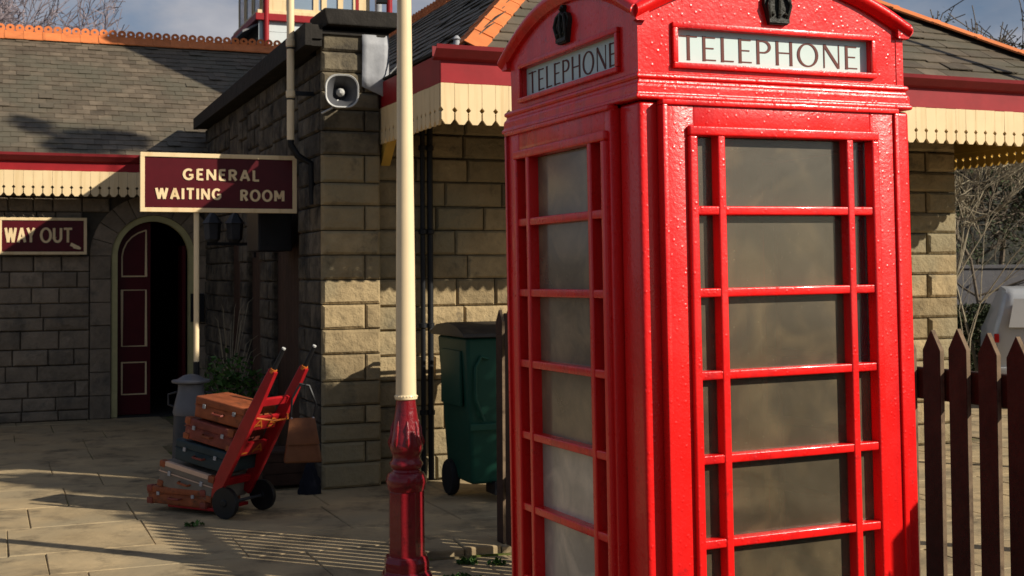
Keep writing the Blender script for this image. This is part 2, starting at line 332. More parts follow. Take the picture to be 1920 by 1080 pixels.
def word(parent, text, u0, u1, z0, h, fn, c0, depth, mat, thick=.13, thin=.06, gap=.22, serif=False, name='letter', wide=1.):
    tot = sum(GL[c][0]*wide for c in text)+gap*(len(text)-1); kx = (u1-u0)/tot; u = u0
    for ch in text:
        w, st = GL[ch]; mb = MB()
        for i, (pts, k) in enumerate(st):
            P = [(u+x*wide*kx, z0+y*h) for x, y in pts]
            if k == 't': ww = thick*h
            elif k == 'n': ww = thin*h
            elif k == 'c': ww = [thin*h+(thick-thin)*h*abs(math.sin(math.pi*j/(len(pts)-1)))**1.5 for j in range(len(pts))]
            else: ww = [thin*h+(thick-thin)*h*abs(math.cos(math.atan2(y-.5, (x-.42)*1.2)))**1.4 for x, y in pts]
            stroke(mb, P, ww, fn, c0, c0-depth-.0002*i)
            if serif and k == 't' and abs(pts[0][0]-pts[1][0]) < .01:
                for zz in (0.012, .988): stroke(mb, [(P[0][0]-.085*h, z0+zz*h), (P[0][0]+.085*h, z0+zz*h)], .03*h, fn, c0, c0-depth-.0009)
        mb.build(name, mat, parent); u += (w*wide+gap)*kx

# ------------------------------------------------------------------ frames
BO = Vector((-1.529, 10.338, 0)); BA = R(22)     # station frame: local x = along the front, local y = away
BU = Vector((math.cos(BA), math.sin(BA), 0)); BV = Vector((-math.sin(BA), math.cos(BA), 0))
def Bw(u, v, z=0): return BO+BU*u+BV*v+Vector((0, 0, z))

# ================================================================== SETTING
g = MB(); n = 24
for i in range(n+1):
    for j in range(n+1):
        x = -900+1800*i/n; y = -900+1800*j/n; g.v.append((x, y, -.04))
g.f = [(i*(n+1)+j, (i+1)*(n+1)+j, (i+1)*(n+1)+j+1, i*(n+1)+j+1) for i in range(n) for j in range(n)]
tag(g.build('ground', GROUND), kind='structure')
hl = MB(); n = 60; m_ = 14
for i in range(n+1):
    a = R(-75+150*i/n)
    for j in range(m_+1):
        r = 45+j*9
        x, y = math.sin(a)*r, math.cos(a)*r
        side = max(0, min(1, (x/y-.29)/.06)) if y > 1 else (1 if x > 0 else 0)
        H = (2.0+side*17)*(j/m_)**.7*1.25+(1.2*math.sin(x*.13+j)+1.0*math.sin(y*.21+x*.4)+random.uniform(-.4, .4))*(j/m_)
        hl.v.append((x, y, H-.1))
hl.f = [(i*(m_+1)+j, (i+1)*(m_+1)+j, (i+1)*(m_+1)+j+1, i*(m_+1)+j+1) for i in range(n) for j in range(m_)]
tag(hl.build('hills', HILLM, smooth=True), kind='structure')

# paving of flagstones
pav = MB().box(-9.6, 14, -6.55, 6.3, -.035, -.010).build('paving', JOINT); pav.location = BO; pav.rotation_euler = (0, 0, BA)
tag(pav, kind='structure')
flags = []; rnd = random.Random(3)
v = -6.6
while v < 6.05:
    dv = rnd.uniform(.6, .95)
    if v+dv > 6.15: dv = 6.15-v
    u = -9.5+rnd.uniform(0, .6)
    while u < 13:
        du = rnd.uniform(.7, 1.5); gp = .0035
        x0, x1, y0, y1 = u+gp, u+du-gp, v+gp, v+dv-gp
        # leave out stones under the buildings
        if not (u+du > .05 and v+dv > .15 and u < 6.4) :
            z = [rnd.uniform(-.003, .003) for _ in range(4)]; c = .005
            j = lambda: rnd.uniform(-.004, .004)
            q = [(x0+j(), y0+j()), (x1+j(), y0+j()), (x1+j(), y1+j()), (x0+j(), y1+j())]
            mb = MB(); cx, cy = (x0+x1)/2, (y0+y1)/2
            vs = [(a, b, -.03) for a, b in q]+[(a, b, z[i]-.006) for i, (a, b) in enumerate(q)]
            vs += [(a+(c if a < cx else -c), b+(c if b < cy else -c), z[i]) for i, (a, b) in enumerate(q)]
            mb.add(vs, [(0, 1, 5, 4), (1, 2, 6, 5), (2, 3, 7, 6), (3, 0, 4, 7), (4, 5, 9, 8), (5, 6, 10, 9), (6, 7, 11, 10), (7, 4, 8, 11), (8, 9, 10, 11)])
            flags.append(mb)
        u += du
    v += dv
scatter(pav, 'flagstone', flags, FLAG, 300)

# ------------------------------------------------------------------ stone helpers
def block_front(u0, u1, z0, z1, v0, dep, ch=.012, rock=.0, fn=XZ, sgn=1, rng=random):
    """chamfered block whose face looks along -v (or -u with fn=YZ)"""
    g = .004; u0 += g; u1 -= g; z0 += g; z1 -= g
    pr = rng.uniform(0, rock); mb = MB()
    o = [(u0, z0), (u1, z0), (u1, z1), (u0, z1)]; c = min(ch, (u1-u0)*.2, (z1-z0)*.25)
    i_ = [(u0+c, z0+c), (u1-c, z0+c), (u1-c, z1-c), (u0+c, z1-c)]
    um, zm = (u0+u1)/2+rng.uniform(-.03, .03), (z0+z1)/2+rng.uniform(-.015, .015)
    vs = [fn(a, b, v0+dep) for a, b in o]+[fn(a, b, v0+c*.9) for a, b in o]+[fn(a+rng.uniform(-.003, .003), b+rng.uniform(-.003, .003), v0-pr*rng.uniform(.2, 1)) for a, b in i_]+[fn(um, zm, v0-pr*1.4)]
    fs = [(k, (k+1) % 4, 4+(k+1) % 4, 4+k) for k in range(4)]+[(4+k, 4+(k+1) % 4, 8+(k+1) % 4, 8+k) for k in range(4)]+[(8+k, 8+(k+1) % 4, 12) for k in range(4)]
    return mb.add(vs, fs)
def courses(z0, z1, h, rng, jit=.02):
    out = [z0]
    while out[-1] < z1-h*.6: out.append(out[-1]+h+rng.uniform(-jit, jit))
    out[-1] = z1; return out
def coursed(u0, u1, zs, v0, dep, rng, lmin=.28, lmax=.58, fn=XZ, rock=.008, ok=None, ch=.012):
    P = []
    for k in range(len(zs)-1):
        u = u0
        while u < u1-.01:
            w = rng.uniform(lmin, lmax)
            if u == u0 and k % 2: w *= .55
            if u1-(u+w) < lmin*.5: w = u1-u
            if ok is None or ok(u, u+w, zs[k], zs[k+1]): P.append(block_front(u, u+w, zs[k], zs[k+1], v0, dep, ch, rock, fn, rng=rng))
            u += w
    return P

def valance_mesh(pitch=.105, h=.295, t=.022, mat=None):
    w = pitch/2-.0012; d = .019
    pts = [(-w, 0), (w, 0), (w, -h*.58), (w-d, -h*.58-d*1.15), (w, -h*.58-2*d*1.15), (w-.004, -h*.58-2*d*1.15), (w-.004, -h+.036), (w-.030, -h+.002), (w-.034, -h),
           (-w+.034, -h), (-w+.030, -h+.002), (-w+.004, -h+.036), (-w+.004, -h*.58-2*d*1.15), (-w, -h*.58-2*d*1.15), (-w+d, -h*.58-d*1.15), (-w, -h*.58)]
    return MB().prism(pts, XZ, 0, t).mesh('valance_board', mat or CREAM)
VAL = valance_mesh(); VAL_S = valance_mesh(mat=SOFFIT)
def valance(parent, a, b, ztop, me=VAL, pitch=.105):
    a, b = Vector(a), Vector(b); d = (b-a); L = d.length; d /= L; ang = math.atan2(d.y, d.x)
    n = round(L/pitch); k = L/n
    for i in range(n):
        o = obj('valance_board', me, parent); p = a+d*(k*(i+.5)); o.location = (p.x, p.y, ztop+random.uniform(-.0015, .0015)); o.rotation_euler = (random.uniform(-.01, .01), 0, ang); o.scale = (k/pitch, 1, 1)

def slate(origin, along, up, nrm, w, l, t, rng):
    """slate with lower edge centre at origin"""
    o = origin; a = along*(w/2-.002); c = rng.uniform(-.012, .012); sk = along*rng.uniform(-.003, .003)
    lift = nrm*(t*1.9+rng.uniform(0, t*1.1)+(t*1.6 if rng.random() < .05 else 0)); tail = up*(rng.uniform(-.009, .009)-(.022 if rng.random() < .025 else 0))
    b0, b1 = o-a+tail+lift, o+a+tail+lift+nrm*rng.uniform(-.001, .001); t0, t1 = o-a+up*l+nrm*t*.3+sk, o+a+up*l+nrm*t*.3+sk
    top = [b0+nrm*t, b1+nrm*t, t1+nrm*t*.5, t0+nrm*t*.5]; bot = [b0, b1, t1, t0]
    return MB().add(bot+top, [(3, 2, 1, 0), (4, 5, 6, 7), (0, 1, 5, 4), (1, 2, 6, 5), (2, 3, 7, 6), (3, 0, 4, 7)])
def slates(a0, a1, base, along, up, rows, gauge, w, inside, rng, t=.006, l=None):
    """rows of slates; inside(s along, r up) says whether one is kept"""
    nrm = along.cross(up).normalized(); P = []
    if nrm.z < 0: nrm = -nrm
    for r in range(rows):
        s = a0+(w/2 if r % 2 else 0)
        while s < a1:
            ww = w*rng.uniform(.93, 1.0) if False else w
            if inside(s, r*gauge): P.append(slate(base+along*s+up*(r*gauge), along, up, nrm, ww, l or gauge*2.1, t, rng))
            s += w
    return P
def hip_tile_mesh(L, half, drop, t=.016, up_crest=0):
    # runs along local x, apex at z=0, wings fall to the sides
    pts = [(-half, -drop), (0, 0), (half, -drop), (half-.004, -drop+t), (0, t+.006), (-half+.004, -drop+t)]
    mb = MB(); mb.prism([(-half, -drop-.0), (0, 0), (half, -drop), (half, -drop+t), (0, t), (-half, -drop+t)], YZ, 0, L-.004)
    mb.prism([(-half-.004, -drop+.004), (0, t*.9), (half+.004, -drop+.004), (half+.004, -drop+t+.004), (0, t+.006), (-half-.004, -drop+t+.004)], YZ, -.012, .022)
    return mb
def run_tiles(parent, name, me, a, b, L, group=None):
    a, b = Vector(a), Vector(b); d = b-a; n = max(1, round(d.length/L)); k = d.length/n; d.normalize()
    q = d.to_track_quat('X', 'Z')
    for i in range(n):
        o = obj(name, me, parent); o.location = a+d*(k*i); o.rotation_mode = 'QUATERNION'; o.rotation_quaternion = q
        o.rotation_mode = 'XYZ'; e = q.to_euler(); o.rotation_euler = (e.x+random.uniform(-.015, .015), e.y+random.uniform(-.006, .006), e.z+random.uniform(-.006, .006))
        o.scale = (k/L, 1, 1)

# ================================================================== SIDE WALL WITH PIER
rg = random.Random(11)
sw = thing('stone_side_wall', 'sooty stone side wall ending in a capped pier beside the cream lamp post', 'wall', BO, BA)
MB().box(.06, .46, .05, 6.08, 0, 3.545).build('wall_core', MORTAR, sw)
MB().box(.05, .455, .045, .4, 3.42, 3.70).build('pier_core', MORTAR, sw)
pz = [.0, .2, .369, .515, .66, .857, 1.076, 1.278, 1.48, 1.678, 1.88, 2.079, 2.282, 2.468, 2.694, 2.889, 3.06, 3.21, 3.367, 3.533, 3.69]
P = []
for k in range(len(pz)-1):
    if k % 2: P += [block_front(0, .36, pz[k], pz[k+1], 0, .06, .02, .004, rng=rg), block_front(.36, .49, pz[k], pz[k+1], 0, .06, .012, .004, rng=rg)]
    else: P.append(block_front(0, .49, pz[k], pz[k+1], 0, .06, .02, .004, rng=rg))
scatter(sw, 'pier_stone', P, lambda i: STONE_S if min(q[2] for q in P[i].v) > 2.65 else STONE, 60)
P = []
for k in range(len(pz)-1):      # return of the pier, quoins alternating
    if pz[k] > 3.5: continue
    d = .42 if k % 2 else .62
    P.append(block_front(.062, d, pz[k], pz[k+1], 0, .06, .014, .012, YZ, rng=rg)); P.append(block_front(d, .87, pz[k], pz[k+1], .004, .05, .014, .014, YZ, rng=rg))
zs = courses(0, 3.54, .19, rg)
for a, b in ((1.95, 2.58), (3.24, 3.72), (4.35, 6.1)):
    P += coursed(a, b, zs, 0, .06, rg, .25, .5, YZ, .022)
P += coursed(.87, 1.95, courses(2.6, 3.54, .19, rg), 0, .06, rg, .25, .5, YZ, .02)
P += coursed(2.58, 3.24, courses(2.45, 3.54, .19, rg), 0, .06, rg, .25, .5, YZ, .02)
P += coursed(3.72, 4.35, courses(2.45, 3.54, .19, rg), 0, .06, rg, .25, .5, YZ, .02)
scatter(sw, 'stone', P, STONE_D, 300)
for i in range(9): MB().box(.046, .058, .872+i*.12, .872+i*.12+.116, .02, 2.6).build('door_plank', WOOD_D, sw)
for i in range(6): MB().box(.046, .058, 2.585+i*.109, 2.585+i*.109+.105, .02, 2.45).build('door_plank', WOOD_D, sw)
for i in range(6): MB().box(.046, .058, 3.725+i*.104, 3.725+i*.104+.1, .02, 2.45).build('door_plank', WOOD_D, sw)
# eaves of the wall: fascia, soffit, gutter
MB().prism([(-.02, 3.565), (6.1, 3.545), (6.1, 3.60), (-.02, 3.62)], YZ, -.09, -.002).prism([(.46, 3.563), (6.1, 3.545), (6.1, 3.60), (.46, 3.618)], YZ, 0, .46).build('eaves_board', COPING, sw)
MB().prism([(-.06, 3.56), (6.12, 3.54), (6.12, 3.675), (-.06, 3.742)], YZ, -.15, -.091).build('fascia_board', COPING, sw, bevel=.006)
MB().prism([(-.04, 3.622), (6.1, 3.602), (6.1, 3.645), (-.04, 3.735)], YZ, -.09, -.002).prism([(.46, 3.620), (6.1, 3.602), (6.1, 3.645), (.46, 3.70)], YZ, 0, .46).build('wall_top', COPING, sw)
# cap of the pier
MB().prism([(.03, 3.735), (.62, 3.735), (.71, 3.84), (.71, 3.865), (.0, 3.865), (.0, 3.84)], XZ, -.10, .42).build('pier_cap', COPING, sw, bevel=.012)
MB().box(-.01, .56, -.025, .45, 3.665, 3.70).build('string_course', COPING, sw, bevel=.006)
fl = MB(); 
for i in range(6):
    for j in range(6):
        fl.v.append((.33+.045*i, -.028-.012*math.sin(i*1.3+j*.7)*.7, 3.68-.085*j-(.02*i if j == 5 else 0)))
fl.f = [(i*6+j, i*6+j+1, (i+1)*6+j+1, (i+1)*6+j) for i in range(5) for j in range(5)]
o = fl.build('lead_flashing', LEAD, sw, smooth=True); md = o.modifiers.new('s', 'SOLIDIFY'); md.thickness = .006
# drain pipe, cream
dp = thing('drain_pipe', 'cream cast iron drain pipe rising past the sooty eaves', 'pipe', Bw(-.19, .29, 0), BA)
MB().tube([(0, 0, 2.83), (0, 0, 4.9)], .031, 14).build('pipe', CREAM_G, dp, smooth=True)
for z in (3.18, 3.60, 4.05): MB().lathe([(.032, 0), (.039, .004), (.039, .055), (.032, .06)], 14, (0, 0, z)).build('collar', CREAM_G, dp, smooth=True)
for z in (3.16, 3.58): MB().lathe([(.033, 0), (.036, .002), (.036, .012), (.033, .014)], 14, (0, 0, z)).build('joint_ring', BLACK, dp, smooth=True)
MB().tube([(0, 0, 2.83), (0, 0, 2.79), (.06, 0, 2.70), (.17, 0, 2.64), (.18, 0, 2.3)], .029, 12).build('lower_bend', BLACK, dp, smooth=True)
MB().box(.0, .2, -.012, .012, 3.20, 3.235).build('bracket', BLACK, dp)

# loudspeaker
sp = thing('loudspeaker', 'grey horn loudspeaker with rounded square mouth fixed high on the stone pier', 'loudspeaker', Bw(.125, 0, 3.17), BA-R(6))
def rsq(a, r, y, n=8, ox=0, oz=0):
    out = []
    for q in range(4):
        cx, cz = [(1, 1), (-1, 1), (-1, -1), (1, -1)][q]
        for i in range(n): t = R(90*q+90*i/(n-1)); out.append((ox+cx*(a-r)+r*math.cos(t), y, oz+cz*(a-r)+r*math.sin(t)))
    return out
def loft(rings, cap0=True, cap1=True):
    mb = MB(); n = len(rings[0])
    for r in rings: mb.v += r
    mb.f = [(i*n+j, i*n+(j+1) % n, (i+1)*n+(j+1) % n, (i+1)*n+j) for i in range(len(rings)-1) for j in range(n)]
    if cap0: mb.f.append(tuple(range(n)))
    if cap1: mb.f.append(tuple((len(rings)-1)*n+j for j in range(n))[::-1])
    return mb
loft([rsq(.045, .044, -.06), rsq(.05, .045, -.12), rsq(.075, .05, -.20), rsq(.115, .088, -.27), rsq(.130, .098, -.285), rsq(.134, .10, -.292), rsq(.130, .096, -.298), rsq(.120, .09, -.292)], True, False).build('horn', GREYPL, sp, smooth=True)
loft([rsq(.120, .09, -.292), rsq(.10, .08, -.262), rsq(.062, .05, -.20), rsq(.044, .043, -.14)], False, True).build('horn_inside', HORNIN, sp, smooth=True)
MB().lathe([(.004, 0), (.03, .01), (.036, .03), (.03, .055), (.012, .075)], 16, M=Matrix.Translation((0, -.17, 0)) @ Matrix.Rotation(R(90), 4, 'X')).build('driver_plug', GREYPL, sp, smooth=True)
MB().lathe([(.055, 0), (.06, .01), (.06, .08), (.04, .10)], 20, M=Matrix.Translation((0, .0, 0)) @ Matrix.Rotation(R(90), 4, 'X')).build('driver', GREYIN, sp, smooth=True)
MB().tube([(-.02, -.2, -.06), (-.07, -.24, -.13), (-.15, -.2, -.17)], .008, 6).build('bracket', GREYPL, sp)
MB().box(-.02, .02, -.09, .0, -.10, -.075).build('mounting_arm', GREYPL, sp)

# wall fittings
o = thing('wall_monitor', 'square black monitor box fixed on the shaded stone side wall', 'monitor', Bw(-.02, 1.28, 0), BA)
MB().box(-.30, 0, -.26, .26, 1.93, 2.33).build('casing', BLACKP, o, bevel=.012); MB().box(-.27, -.03, -.268, -.258, 1.97, 2.29).build('screen', BLACK, o)
o = thing('wall_lantern', 'dark twin lantern bracket high on the side wall behind the sign', 'lantern', Bw(-.02, 2.75, 0), BA)
MB().box(-.48, 0, -.02, .02, 2.02, 2.05).box(-.02, 0, -.06, .06, 1.9, 2.2).build('bracket', BLACK, o)
for x in (-.42, -.2):
    MB().lathe([(.04, 0), (.075, .03), (.085, .18), (.10, .19), (.05, .26), (.015, .30)], 6, (x, 0, 2.05)).build('lamp_housing', IRON, o)

# ================================================================== MAIN STATION BUILDING
sb = thing('station_building', 'stone station building with slate hipped roof and cream fretted canopy behind the telephone box', 'building', BO, BA)
rg = random.Random(5)
MB().box(.465, 6.46, .17, 9, 0, 3.3).build('wall_core', MORTAR, sb)
zs = [0, .2, .42, .62, .83, 1.04, 1.25, 1.45, 1.68, 1.88, 2.09, 2.29, 2.50, 2.70, 2.9, 3.1]
P = coursed(.49, 5.9, zs, .12, .05, rg, .32, .62, XZ, .016, ch=.016)
scatter(sb, 'stone', P, STONE, 230)
P = []
for k in range(len(zs)-1):
    if k % 2: P += [block_front(5.9, 6.14, zs[k], zs[k+1], .12, .05, .02, .01, rng=rg), block_front(6.14, 6.5, zs[k], zs[k+1], .10, .07, .024, .006, rng=rg)]
    else: P.append(block_front(5.9, 6.5, zs[k], zs[k+1], .10, .07, .024, .006, rng=rg))
scatter(sb, 'quoin', P, STONE, 60)
# canopy: fascia, gutter, soffit, valances
CU0, CU1, CV = .5, 7.1, -1.5
MB().box(CU0+.005, CU1-.005, CV+.004, CV+.03, 3.088, 3.30).build('fascia_board', MAROON, sb, bevel=.003)
MB().box(CU0+.004, CU0+.03, CV+.031, .11, 3.088, 3.30).build('fascia_board', MAROON, sb, bevel=.003)
MB().box(CU1-.03, CU1-.004, CV+.031, 1.4, 3.088, 3.30).build('fascia_board', MAROON, sb, bevel=.003)
gp = [(0, 3.345), (0, 3.245), (-.045, 3.262), (-.105, 3.315), (-.112, 3.345), (-.104, 3.345), (-.098, 3.32), (-.042, 3.272), (-.008, 3.258), (-.006, 3.345)]
MB().prism(gp, lambda a, b, c: (c, CV+.004+a, b), CU0-.06, CU1+.06).build('gutter', GUT, sb)
MB().prism([(CU0, 3.315), (CU0+.2, 3.315), (CU0+.2, 3.33), (CU0, 3.33)], lambda a, b, c: (a, c, b), CV+.032, .0).build('eaves_lead', COPING, sb)
MB().box(CU0+.04, CU1-.04, CV+.04, .11, 3.10, 3.12).build('soffit', SOFFIT, sb)
MB().box(6.52, CU1-.04, .115, 1.4, 3.10, 3.12).build('soffit', SOFFIT, sb)
valance(sb, (CU0+.003, CV, 0), (CU1, CV, 0), 3.086)
valance(sb, (CU0, .09, 0), (CU0, CV+.024, 0), 3.086)
valance(sb, (CU1, CV+.024, 0), (CU1, 1.4, 0), 3.086, VAL_S)
MB().box(CU1-.045, CU1-.024, CV+.04, 1.4, 2.955, 3.085).build('valance_rail', SOFFIT, sb)
MB().prism([(.1, 2.62), (-.28, 2.98), (-.28, 3.09), (.1, 3.09)], lambda a, b, c: (c, a, b), .52, .60).build('canopy_bracket', SOFFIT, sb, bevel=.004)
# roof
S0, SF, SL, SR = 3.335, .63, .85, .71
HU0, HU1, HV = .73, 6.95, -1.42
RZ = 5.11; RH = RZ-S0; AU0 = HU0+RH/SL; AU1 = HU1-RH/SR; AV = HV+RH/SF; RB = 13.
rf = MB(); o_ = -.02
rf.add([(HU0, HV, S0+o_), (HU1, HV, S0+o_), (AU1, AV, RZ+o_), (AU0, AV, RZ+o_)], [(0, 1, 2, 3)])
rf.add([(HU0, HV, S0+o_), (AU0, AV, RZ+o_), (AU0, RB, RZ+o_), (HU0, RB, S0+o_)], [(0, 1, 2, 3)])
rf.add([(HU1, HV, S0+o_), (HU1, RB, S0+o_), (AU1, RB, RZ+o_), (AU1, AV, RZ+o_)], [(0, 1, 2, 3)])
rf.add([(AU0, AV, RZ+o_), (AU1, AV, RZ+o_), (AU1, RB, RZ+o_), (AU0, RB, RZ+o_)], [(0, 1, 2, 3)])
rf.add([(HU0, RB, S0+o_), (HU1, RB, S0+o_), (AU1, RB, RZ+o_), (AU0, RB, RZ+o_)], [(0, 1, 2, 3)])
rf.add([(HU0, HV, S0+o_), (HU1, HV, S0+o_), (HU1, RB, S0+o_), (HU0, RB, S0+o_)], [(0, 1, 2, 3)])
rf.build('roof_deck', COPING, sb)
MB().box(HU0+.1, HU1-.5, 9.01, RB-.1, 0, 3.3).build('rear_wall_core', MORTAR, sb)
rg = random.Random(9)
upF = Vector((0, 1, SF)).normalized(); lenF = math.hypot(AV-HV, RH)
def inF(s, r):
    v = (r+.1)/lenF; lo = (AU0-HU0)*v; hi = (HU1-HU0)-(HU1-AU1)*v
    return lo+.06 < s < hi-.06
P = slates(0, HU1-HU0, Vector((HU0, HV-.02, S0)), Vector((1, 0, 0)), upF, int(lenF/.185), .185, .25, inF, rg, .009)
upL = Vector((1, 0, SL)).normalized(); lenL = math.hypot(AU0-HU0, RH)
def inL(s, r):
    return s > HV+(AV-HV)*(r+.1)/lenL+.06
P2 = slates(HV, RB-2, Vector((HU0-.02, 0, S0)), Vector((0, 1, 0)), upL, int(lenL/.185), .185, .25, inL, rg, .009)
scatter(sb, 'slate', P+P2, SLATE, 300)
ht = hip_tile_mesh(.30, .13, .075).mesh('hip_tile', TERRA)
run_tiles(sb, 'hip_tile', ht, (HU0-.02, HV-.02, S0+.06), (AU0, AV, RZ+.06), .30)
ht2 = hip_tile_mesh(.40, .19, .05).mesh('hip_tile', TERRA)
run_tiles(sb, 'hip_tile', ht2, (HU1+.02, HV-.02, S0+.06), (AU1, AV, RZ+.06), .40)
ck = MB().box(4.3, 5.0, 3.3, 5.6, 4.9, 8.9).box(4.22, 5.08, 3.22, 5.68, 8.9, 9.1); ck.build('added_shade_stack', STONE, sb, bevel=.01)  # unseen stack and pots, added to shade the waiting room roof
for i in range(4): MB().lathe([(.13, 0), (.11, .5), (.14, .55), (.12, .6)], 14, (4.65, 3.65+i*.53, 9.1)).build('added_shade_stack_pot', TERRA, sb)
# small lamp fitting on the hip foot
MB().lathe([(.02, 0), (.028, .01), (.022, .05), (.032, .06), (.012, .085)], 10, (HU0-.07, HV+.02, S0+.03)).build('vent_cap', LEAD, sb, smooth=True)

def crest_tile(L=.245, h=.075, holes=2):
    mb = hip_tile_mesh(L, .17, .125)
    p = L/holes
    for k in range(holes):
        cx = p*(k+.5); r = p/2-.003
        out = [(cx+r*math.cos(R(a)), .048+r*math.sin(R(a))) if a <= 180 else (cx+r*math.cos(R(a)), .048+.05*math.sin(R(a))) for a in range(0, 360, 24)]
        inn = [(cx+.017*math.cos(R(a)), .058+.017*math.sin(R(a))) for a in range(0, 360, 24)]
        mb.ring(out, inn, lambda a, b, c: (a, c, b), -.009, .009)
    return mb
ct = crest_tile().mesh('ridge_tile', TERRA)
run_tiles(sb, 'ridge_tile', ct, (AU0, AV+.2, RZ+.03), (AU0, RB, RZ+.03), .245)

# downpipes between pier and bin
for i, (x, lab) in enumerate([(.86, 'thin black downpipe nearest the pier left of the green bin'), (.925, 'thicker black downpipe touching the left side of the green bin')]):
    o = thing('downpipe', lab, 'pipe', Bw(x, .03, 0), BA, 'black downpipes beside the green bin')
    MB().tube([(0, 0, .02), (0, 0, 1.25), (.0, 0, 1.3), (.006, .02, 2.2), (.0, .0, 3.05)], .021+.004*i, 10).build('pipe', BLACK, o, smooth=True)
    for z in (.55, 1.27, 2.05, 2.75): MB().lathe([(.026, 0), (.034, .006), (.034, .04), (.026, .046)], 12, (0, 0, z)).build('collar', BLACK, o, smooth=True)
    MB().box(-.012, .012, .0, .09, 1.285, 1.305).box(-.012, .012, .0, .09, 2.06, 2.08).build('bracket', BLACK, o)

# ================================================================== WAITING ROOM BUILDING (left)
wr = thing('waiting_room_building', 'stone waiting room building with arched doorway and brown slate roof at left', 'building', BO, BA)
rg = random.Random(21); WV = 6.15; AC, AS, AR = -.62, 1.97, .42
SUR = .75
def arcp(r, a0, a1, n=16): return [(AC+r*math.cos(R(a0+(a1-a0)*i/n)), AS+r*math.sin(R(a0+(a1-a0)*i/n))) for i in range(n+1)]
coreL = [(-7, 0), (AC-.55, 0)]+arcp(.55, 180, 90)+[(AC, 3.1), (-7, 3.1)]
coreR = [(.5, 0), (.5, 3.1), (AC, 3.1)]+arcp(.55, 90, 0)+[(AC+.55, 0)]
MB().prism(coreL, XZ, WV+.05, WV+.35).prism(coreR, XZ, WV+.05, WV+.35).build('wall_core', MORTAR, wr)
def okb(u0, u1, z0, z1):
    if z0 < AS: return not (u1 > AC-SUR and u0 < AC+SUR)
    for a, b in ((u0, z0), (u1, z0), (u0, z1), (u1, z1), ((u0+u1)/2, z0)):
        if math.hypot(a-AC, b-AS) < SUR-.02: return False
    return not (u0 < AC < u1 and z0 < AS+SUR-.03)
zs = [0, .123, .281, .471, .662, .853, 1.075, 1.234, 1.40, 1.59, 1.78, 1.97, 2.15, 2.33, 2.5, 2.68, 2.86, 3.05]
P = coursed(-6.9, AC-SUR, zs[:12], WV, .06, rg, .26, .55, XZ, .018)
P += coursed(-6.9, .06, zs[11:], WV, .06, rg, .2, .42, XZ, .018, okb)
P += coursed(AC+SUR, .3, zs[:12], WV, .06, rg, .1, .2, XZ, .012)
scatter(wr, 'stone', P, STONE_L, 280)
# smooth jamb stones and voussoirs
P = []
for k in range(7):
    z0, z1 = AS*k/7, AS*(k+1)/7
    for a, b in ((AC-SUR+.002, AC-.50), (AC+.50, AC+SUR-.002)): P.append(block_front(a, b, z0, z1, WV-.012, .07, .006, 0, rng=rg))
for k in range(11):
    a0, a1 = 180*k/11+.4, 180*(k+1)/11-.4; o1 = arcp(SUR-.004, a0, a1, 3); i1 = arcp(.50, a1, a0, 3)
    P.append(MB().prism(o1+i1, XZ, WV-.012, WV+.058))
for p in P: p.build('surround_stone', STONE_L, wr)
# cream arch frame
fr = MB(); 
oo = [(AC+.496, 0)]+arcp(.496, 0, 180, 24)+[(AC-.496, 0)]; ii = [(AC+.425, 0)]+arcp(.425, 0, 180, 24)+[(AC-.425, 0)]
for i in range(len(oo)-1): fr.prism([oo[i], oo[i+1], ii[i+1], ii[i]], XZ, WV+.02, WV+.14)
fr.build('arch_frame', material('arch_cream', (.48, .42, .20), .6, .15, 6, .2), wr)
dl = MB().prism([(AC-.422, .02), (AC-.02, .02), (AC-.02, AS+.42)]+arcp(.422, 93, 180, 12), XZ, WV+.17, WV+.21).build('door_leaf', SIGNRED, wr)
def panel(pts):
    mb = MB(); stroke(mb, pts+[pts[0]], .016, XZ, WV+.168, WV+.158); mb.build('panel_moulding', CREAM, dl)
x0, x1 = AC-.36, AC-.075
panel([(x0, .27), (x1, .27), (x1, .66), (x0, .66)]); panel([(x0, .86), (x1, .86), (x1, 1.55), (x0, 1.55)])
panel([(x0, 1.72), (x1, 1.72), (x1, 2.29)]+[(AC+.375*math.cos(R(a))+.02, AS+.33*math.sin(R(a))) for a in (105, 120, 135, 150, 165)]+[(x0, 1.97)])
MB().box(AC+.37, AC+.41, WV+.2, WV+.62, .02, 2.1).build('open_door_leaf', SIGNRED, wr)
MB().box(-6.9, 2.4, 10.9, 11.1, 0, 3.1).box(-7, -6.8, WV+.36, 10.9, 0, 3.1).box(.5, .7, WV+.36, 10.9, 0, 3.1).build('interior_wall', DARKIN, wr)
MB().box(-6.9, .5, WV+.06, 10.9, 2.86, 2.9).build('ceiling', DARKIN, wr)
MB().box(-6.9, .5, WV+.02, 10.9, -.02, .012).build('threshold_floor', DARKIN, wr)
MB().box(AC+.44, AC+.60, WV-.06, WV-.013, 1.15, 1.5).build('notice_board', BLACKP, wr)
EV, EZ, RVv, RZ2 = 5.72, 3.16, 8.62, 5.02
valance(wr, (-7.2, EV, 0), (-.02, EV, 0), 2.958)
MB().box(-7.2, -.02, EV+.023, EV+.05, 2.96, 3.08).build('fascia_board', MAROON, wr, bevel=.003)
MB().prism([(a, b-.185) for a, b in gp], lambda a, b, c: (c, EV+.023+a, b), -7.2, -.32).build('gutter', GUT, wr)
MB().box(-7.2, -.02, EV+.05, WV+.05, 2.95, 2.965).build('soffit', CREAM, wr)
U1 = 1.6
rr = MB().add([(-7.3, EV, EZ-.03), (U1, EV, EZ-.03), (U1, RVv, RZ2-.03), (-7.3, RVv, RZ2-.03)], [(0, 1, 2, 3)])
